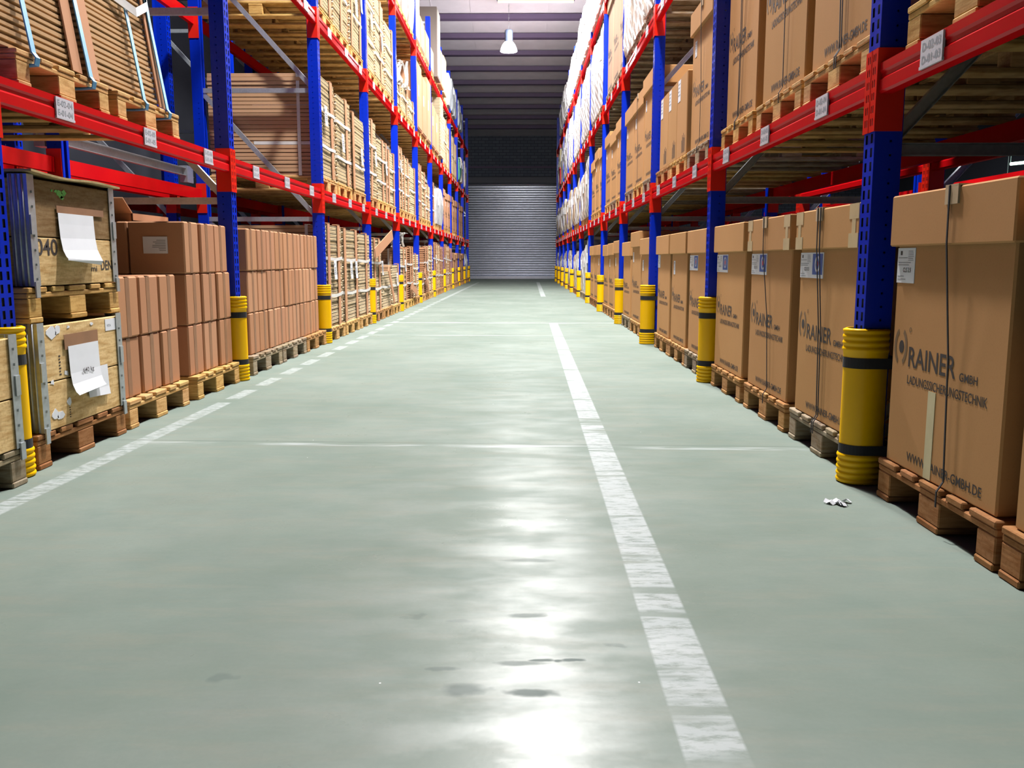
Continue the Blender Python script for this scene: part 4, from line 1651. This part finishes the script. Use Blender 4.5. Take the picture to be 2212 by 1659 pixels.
loose_strip((XL + .045, 11.85, .93), (XL + .17, 12.62, 1.2), .14, 'loose cardboard strip leaning out past the fourth left post, upper one')
loose_strip((XL + .05, 13.0, .72), (XL + .05, 13.55, .21), .11, 'loose cardboard strip slanting down behind the fifth yellow protector, left side')
loose_strip((XL + .05, 17.95, .62), (XL + .05, 18.75, .20), .12, 'loose cardboard strip slanting down past the sixth left post')
loose_strip((XL + .05, 15.75, .38), (XL + .05, 16.6, .22), .12, 'pale cardboard strip lying slanted at pallet height past fifth left post')


# ------------------------------------------------------------------ loads of the right rack
def R_box(yc, n, lv, k, H=.926, W=.74, tone='mid', detail=False, inset=.012, desc='lidded brown box', pal=True, pinset=None, **kw):
    if pal:
        put_pallet('right', n, lv, k, tone, detail, yc=yc, inset=pinset)
    return lidded_box(at('right', yc, LEVEL[lv] + PZ, inset, rng.uniform(-.006, .006)), f'{desc}, {where("right", n, lv, k)}', 'lidded boxes in the right rack', H=H, W=W, **kw)


R_box(2.735, -1, 0, 2, W=.735, tone='red', detail=True, lab='plain', strap=(.035, .085, False), strip=True, desc='big lidded box with single black strap')
R_box(1.905, -1, 0, 1, W=.74, tone='red', detail=True, lab='plain', tape=True, desc='big lidded box cut off by the picture edge')
R_box(3.815, 0, 0, 0, W=.735, tone='grey', detail=True, lab='blue', strap=(-.07, -.02, True), tape=True, desc='double-strapped lidded box with blue label')
R_box(4.70, 0, 0, 1, W=.755, tone='mid', detail=True, lab='blue', strap=(-.05, .07, False), tape=True, desc='single-strapped lidded box with blue label')
R_box(5.60, 0, 0, 2, W=.755, tone='mid', detail=True, lab='blue', desc='lidded box with blue label, unstrapped')
R_box(6.615, 1, 0, 0, W=.66, tone='grey', detail=True, lab='blue', desc='narrow lidded box with blue label')
R_box(7.425, 1, 0, 1, W=.70, tone='mid', detail=True, lab='small', desc='lidded box with small white label')
R_box(8.235, 1, 0, 2, W=.70, tone='mid', detail=True, lab='plain', desc='lidded box behind the third yellow protector')
R_box(9.42, 2, 0, 0, H=.93, W=.72, lab='small', tone='red')
R_box(10.235, 2, 0, 1, H=1.02, W=.74, lab='small', tone='mid', desc='slightly taller lidded box')
R_box(11.15, 2, 0, 2, H=.92, W=.76, tone='grey')
for k, y in enumerate((12.25, 13.1, 13.95)):
    R_box(y, 3, 0, k, H=(.96, .94, .93)[k], W=.74, lab='small' if k < 2 else None, tone='mid')
for k, y in enumerate((15.03, 15.87, 16.75)):
    R_box(y, 4, 0, k, H=.95, W=.74, lab='small' if k == 0 else None, tone='red')
# lowest beams
R_box(3.86, 0, 1, 0, H=1.20, W=.74, tone='pale', detail=True, inset=.035, strap=(-.05, .02, True), desc='tall lidded box with double strap')
R_box(4.70, 0, 1, 1, H=1.20, W=.72, tone='pale', detail=True, inset=.035, strap=(.03, .05, False), desc='tall lidded box with one strap')
R_box(5.58, 0, 1, 2, H=1.20, W=.74, tone='yellow', detail=True, inset=.035, lab='blue', strap=(.03, -.02, True), desc='tall labelled lidded box with strap')
R_box(6.80, 1, 1, 0, H=1.045, W=.76, tone='grey', detail=True, inset=.035, lab='small', strap=(.04, .02, False), desc='lidded box taller than its neighbour')
put_pallet('right', 1, 1, 1, 'yellow', True, yc=7.64)
put_pallet('right', 1, 1, 2, 'mid', True, yc=8.46)


def flat_carton_meshes(w, h, d):
    b = MB(); b.box(-w / 2 + .003, w / 2 - .003, .0, d, 0, h, bev=.006)
    body = b.mesh('body', 'card')
    b = MB(); b.box(-w / 2 + .03, -w / 2 + .15, -.0012, .0005, h - .19, h - .015)
    for k in range(4):
        b.box(-w / 2 + .04, -w / 2 + .13 - .015 * (k % 3), -.0018, -.0012, h - .05 - .03 * k, h - .042 - .03 * k, 1)
    lab = b.mesh('paper_label', ['paper', 'greyink'])
    b = MB()
    for k, hh in enumerate((.10, .14, .12, .15, .11, .13)):
        b.box(.02 + .026 * k, .032 + .026 * k, -.0008, .0005, .03, .03 + hh)
    bars = b.mesh('printed_bars', 'ink')
    return body, lab, bars


for i, y in enumerate((7.50, 7.96, 8.42)):
    t = thing('label_carton', f'unlidded bar-printed carton, {ORD[i]} of three past second right post, lowest beams', 'carton', at('right', y, LEVEL[1] + PZ, .035), 'unlidded cartons on the lowest beams')
    body, lab, bars = cached('flat', lambda: flat_carton_meshes(.455, .655, 1.1))
    part('body', body, t, jit(CARD_Y, .05))
    part('paper_label', lab, t, label='white paper label')
    part('printed_bars', bars, t, label='black printed bars')

for n, ys, Hs in ((2, (9.43, 10.28, 11.12), (1.06, 1.0, 1.0)), (3, (12.23, 13.06, 13.9), (1.03, .98, 1.05)), (4, (15.03, 15.9, 16.75), (1.0, 1.05, .95))):
    for k in range(3):
        R_box(ys[k], n, 1, k, H=Hs[k], W=.78, lab='small', tone=rng.choice(['mid', 'yellow', 'grey']), inset=.02, strap=(.0, .0, False) if k == 1 and n == 2 else None)


def R_wrap(n, lv, k, h, desc, seed, tone='grey', inset=.02, w=.74, col=(.80, .79, .78)):
    yc = slot_y('right', n, k)
    put_pallet('right', n, lv, k, tone)
    inset = inset if lv else .055
    w = w if lv else .66
    return wrapped(at('right', yc, LEVEL[lv] + PZ, inset), f'{desc}, {where("right", n, lv, k)}', 'wrapped loads in the right rack', w=w, h=h, seed=seed, col=col)


# before the first post, lowest beams: film-wrapped carton on a pallet
R_box(2.72, -1, 1, 2, H=1.0, W=.76, tone='yellow', detail=True, inset=.03, desc='film-wrapped brown box on yellowish pallet', pinset=.02)
put_pallet('right', -1, 1, 1, 'grey', True, inset=.02)
wrapped(at('right', slot_y('right', -1, 1), LEVEL[1] + PZ, .05), f'grey film-wrapped load, {where("right", -1, 1, 1)}', 'wrapped loads in the right rack', w=.68, h=.9, seed=2, col=(.5, .46, .40))
# floor further on
R_wrap(5, 0, 0, 1.15, 'blue-grey film-wrapped load', 0, col=(.30, .38, .48))
R_wrap(5, 0, 1, 1.0, 'white film-wrapped load', 1)
R_wrap(5, 0, 2, .9, 'grey film-wrapped load', 2, col=(.6, .6, .6))
for n in range(6, 11):
    for k in range(3):
        R_wrap(n, 0, k, .95 - .06 * ((n + k) % 3), 'pale film-wrapped load', n + k, col=[(.62, .56, .50), (.74, .72, .70), (.60, .50, .40)][(n + k) % 3], tone='red')
# lowest beams further on
R_wrap(5, 1, 0, 1.15, 'crumpled grey film-wrapped load', 0, tone='mid', col=(.62, .61, .60))
R_wrap(5, 1, 1, .95, 'pale film-wrapped load', 1, tone='mid', col=(.66, .56, .48))
R_wrap(5, 1, 2, .95, 'white film-wrapped load', 2, tone='mid')
for n in range(6, 11):
    for k in range(3):
        R_wrap(n, 1, k, 1.0 - .08 * ((n + 2 * k) % 3), 'pale film-wrapped load', n + k + 1, col=[(.78, .68, .52), (.76, .75, .74), (.58, .42, .28)][(n + k) % 3], tone='mid')
# middle beams
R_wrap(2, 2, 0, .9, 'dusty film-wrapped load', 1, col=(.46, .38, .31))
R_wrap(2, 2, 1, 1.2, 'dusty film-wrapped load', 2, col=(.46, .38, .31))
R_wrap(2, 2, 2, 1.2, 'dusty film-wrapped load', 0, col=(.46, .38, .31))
for k, y in enumerate((12.25, 13.08, 13.95)):
    R_box(y, 3, 2, k, H=1.42, W=.78, tone='grey', inset=.03, desc='tall film-wrapped lidded box', col=(.50, .33, .22))
for n in range(4, 11):
    for k in range(3):
        if n >= 9 and k == 2:
            continue
        R_wrap(n, 2, k, 1.32 - .05 * ((n + k) % 3), 'white film-wrapped load', n + k, tone='grey', inset=.03, col=(.84, .82, .82))
for n in range(3, 10):
    for k in range(3):
        R_wrap(n, 3, k, 1.05 - .1 * ((n + 2 * k) % 3), 'white film-wrapped load', n + k, tone='grey', inset=.0, col=(.86, .85, .85))


# red bin with a pale carton on it at the far end
def far_red():
    yc = slot_y('right', 9, 2)
    put_pallet('right', 9, 2, 2, 'yellow')
    t = thing('plastic_bin', 'red plastic bin on the middle beams near the shutter, right rack', 'bin', at('right', yc, LEVEL[2] + PZ, -.02))
    b = MB(); b.box(-.35, .35, 0, 1.0, 0, .55, bev=.02)
    part('body', b.mesh('body', 'redbox'), t)
    b = MB(); b.box(-.37, .37, -.02, 1.02, .50, .56, bev=.01)
    part('rim', b.mesh('rim', 'redbox'), t)
    b = MB(); b.box(-.25, .25, .0, .6, 0, .62, bev=.005); 
    t = thing('carton', 'pale yellow carton standing on the red bin near the shutter', 'carton', at('right', yc, LEVEL[2] + PZ + .562, -.02))
    part('body', b.mesh('body', 'card'), t, (.80, .72, .45))
    b = MB(); b.box(-.25, .25, -.0012, .0005, .12, .15); b.box(-.25, .25, -.0012, .0005, .28, .30)
    part('tape', b.mesh('tape', 'tape'), t)


far_red()


# ------------------------------------------------------------------ pendant lamps, strip light
def pendant(x, y, z, watt, label):
    t = thing('pendant_lamp', label, 'lamp', Matrix.Translation((x, y, z)), 'pendant lamps over the aisle')
    b = MB(); b.lathe([(.215, 0), (.222, .01), (.205, .08), (.17, .16), (.12, .225), (.085, .25)], 32)
    part('shade', b.mesh('shade', 'shade'), t, label='glowing bell-shaped reflector')
    b = MB(); b.lathe([(.0, .235), (.095, .235), (.102, .25), (.102, .50), (.085, .53), (.0, .535)], 24)
    part('housing', b.mesh('housing', 'lampbody'), t, label='blue-grey metal housing')
    top = 6.06 + 0.11 * (Y_END - y) - z
    b = MB()
    k, zz = 0, .535
    while zz < top - .02:
        for dx in (-.008, .008):
            b.tube([(dx if k % 2 else 0, dx if not k % 2 else 0, zz), (dx if k % 2 else 0, dx if not k % 2 else 0, zz + .06)], .003, 5)
        zz += .05; k += 1
    part('chain', b.mesh('chain', 'galv'), t)
    b = MB(); b.lathe([(.0, .02), (.05, .04), (.06, .10), (.045, .17), (.03, .24)], 16)
    part('bulb', b.mesh('bulb', 'bulb'), t)
    ld = bpy.data.lights.new('lamp_light', 'POINT')
    ld.energy = watt
    ld.color = LAMP_COLOR
    ld.shadow_soft_size = 0.16
    lo = bpy.data.objects.new('lamp_light', ld)
    COL.objects.link(lo)
    lo.location = (x, y, z - .17)


pendant(*LAMP_POS, LAMP_W, 'bell-shaped pendant lamp hanging on a chain over the aisle')


def strip_light(x, y, z, watt, cone, label):
    t = thing('strip_light', label, 'lamp', Matrix.Translation((x, y, z)), 'strip lights under the roof')
    b = MB(); b.box(-.95, .95, -.09, .09, .05, .10, bev=.01)
    part('batten', b.mesh('batten', 'lampbody'), t)
    for dy in (-.045, .045):
        b = MB(); b.tube([(-.92, dy, .025), (-.5, dy, .025), (0, dy, .025), (.5, dy, .025), (.92, dy, .025)], .018, 10)
        part('tube', b.mesh('tube', 'tube'), t)
    top = 6.06 + 0.11 * (Y_END - y) - z
    for dx in (-.7, .7):
        b = MB(); b.tube([(dx, 0, .095), (dx, 0, (top + .1) / 2), (dx, 0, top)], .005, 6)
        part('hanger', b.mesh('hanger', 'galv'), t)
    ld = bpy.data.lights.new('strip_light_glow', 'AREA')
    ld.shape = 'RECTANGLE'
    ld.size, ld.size_y = 1.84, .14
    ld.energy = watt
    ld.color = LAMP_COLOR
    lo = bpy.data.objects.new('strip_light_glow', ld)
    COL.objects.link(lo)
    lo.location = (x, y, z - .004)
    ld = bpy.data.lights.new('strip_light_cone', 'SPOT')
    ld.spot_size, ld.spot_blend = R(168), .35
    ld.energy = cone
    ld.color = LAMP_COLOR
    ld.shadow_soft_size = .22
    lo = bpy.data.objects.new('strip_light_cone', ld)
    COL.objects.link(lo)
    lo.location = (x, y, z - .05)


for (x, y, z), w, cone, lab in zip(STRIPS, STRIP_W, STRIP_SPOT_W, ('glowing strip light under the roof at the upper picture edge, above the bell lamp', 'strip light under the roof, second from the shutter end',
                                               'strip light under the roof, third from the shutter end', 'strip light under the roof, fourth from the shutter end')):
    strip_light(x, y, z, w, cone, lab)

# tubes shining in the neighbouring aisle, seen through the right rack
for i, (p, q) in enumerate((((6.2, 12.9, 2.30), (6.2, 13.9, 2.05)), ((9.6, 17.8, 2.35), (10.6, 17.8, 2.55)), ((9.7, 17.9, 2.72), (10.5, 17.9, 2.80)))):
    t = thing('tube_light', f'greenish glowing tube light seen through the right rack, {ORD[i]} from the blue post', 'lamp', None, 'far tube lights')
    b = MB(); b.tube([p, tuple((a + c) / 2 for a, c in zip(p, q)), q], .03, 8)
    part('tube', b.mesh('tube', 'greentube'), t)
    for e in (p, q):
        b = MB(); b.tube([(e[0], e[1], e[2] + .02), (e[0], e[1], 5.0), (e[0], e[1], 6.06 + .11 * (Y_END - e[1]) + .05)], .006, 6)
        part('hanger', b.mesh('hanger', 'galv'), t)

# crumpled paper on the floor
b = MB()
rr = random.Random(21)
for k in range(9):
    x, y = rr.uniform(-.03, .03), rr.uniform(-.03, .03)
    a = rr.uniform(0, 6.28)
    b.ribbon([(x, y, .003), (x + .015 * math.cos(a), y + .015 * math.sin(a), .013), (x + .03 * math.cos(a), y + .03 * math.sin(a), .004)], (math.sin(a), -math.cos(a), .3), .018, .0006)
solo('paper_scrap', b.mesh('paper_scrap', 'paper'), 'small crumpled white paper scrap on the floor before the first right protector', 'paper scrap', Matrix.Translation((1.12, 3.03, 0.0)))

# galvanised backstop rail bolted behind the rear posts of the first left bays
b = MB()
b.channel((0, .0, 0), (0, 2.9, 0), .04, .075, .004)
t = thing('backstop_rail', 'long galvanised rail along the rear posts above the upper crate, first left bay', 'rail', Matrix.Translation((XL - RACK_D - .045, 6.12, 1.70)))
part('rail', b.mesh('rail', 'galv'), t)
b = MB(); b.box(-.045, .03, 2.62, 2.78, -.10, .06); b.box(-.045, .03, .02, .12, -.08, .05)
part('rail_bracket', b.mesh('rail_bracket', 'galv'), t)
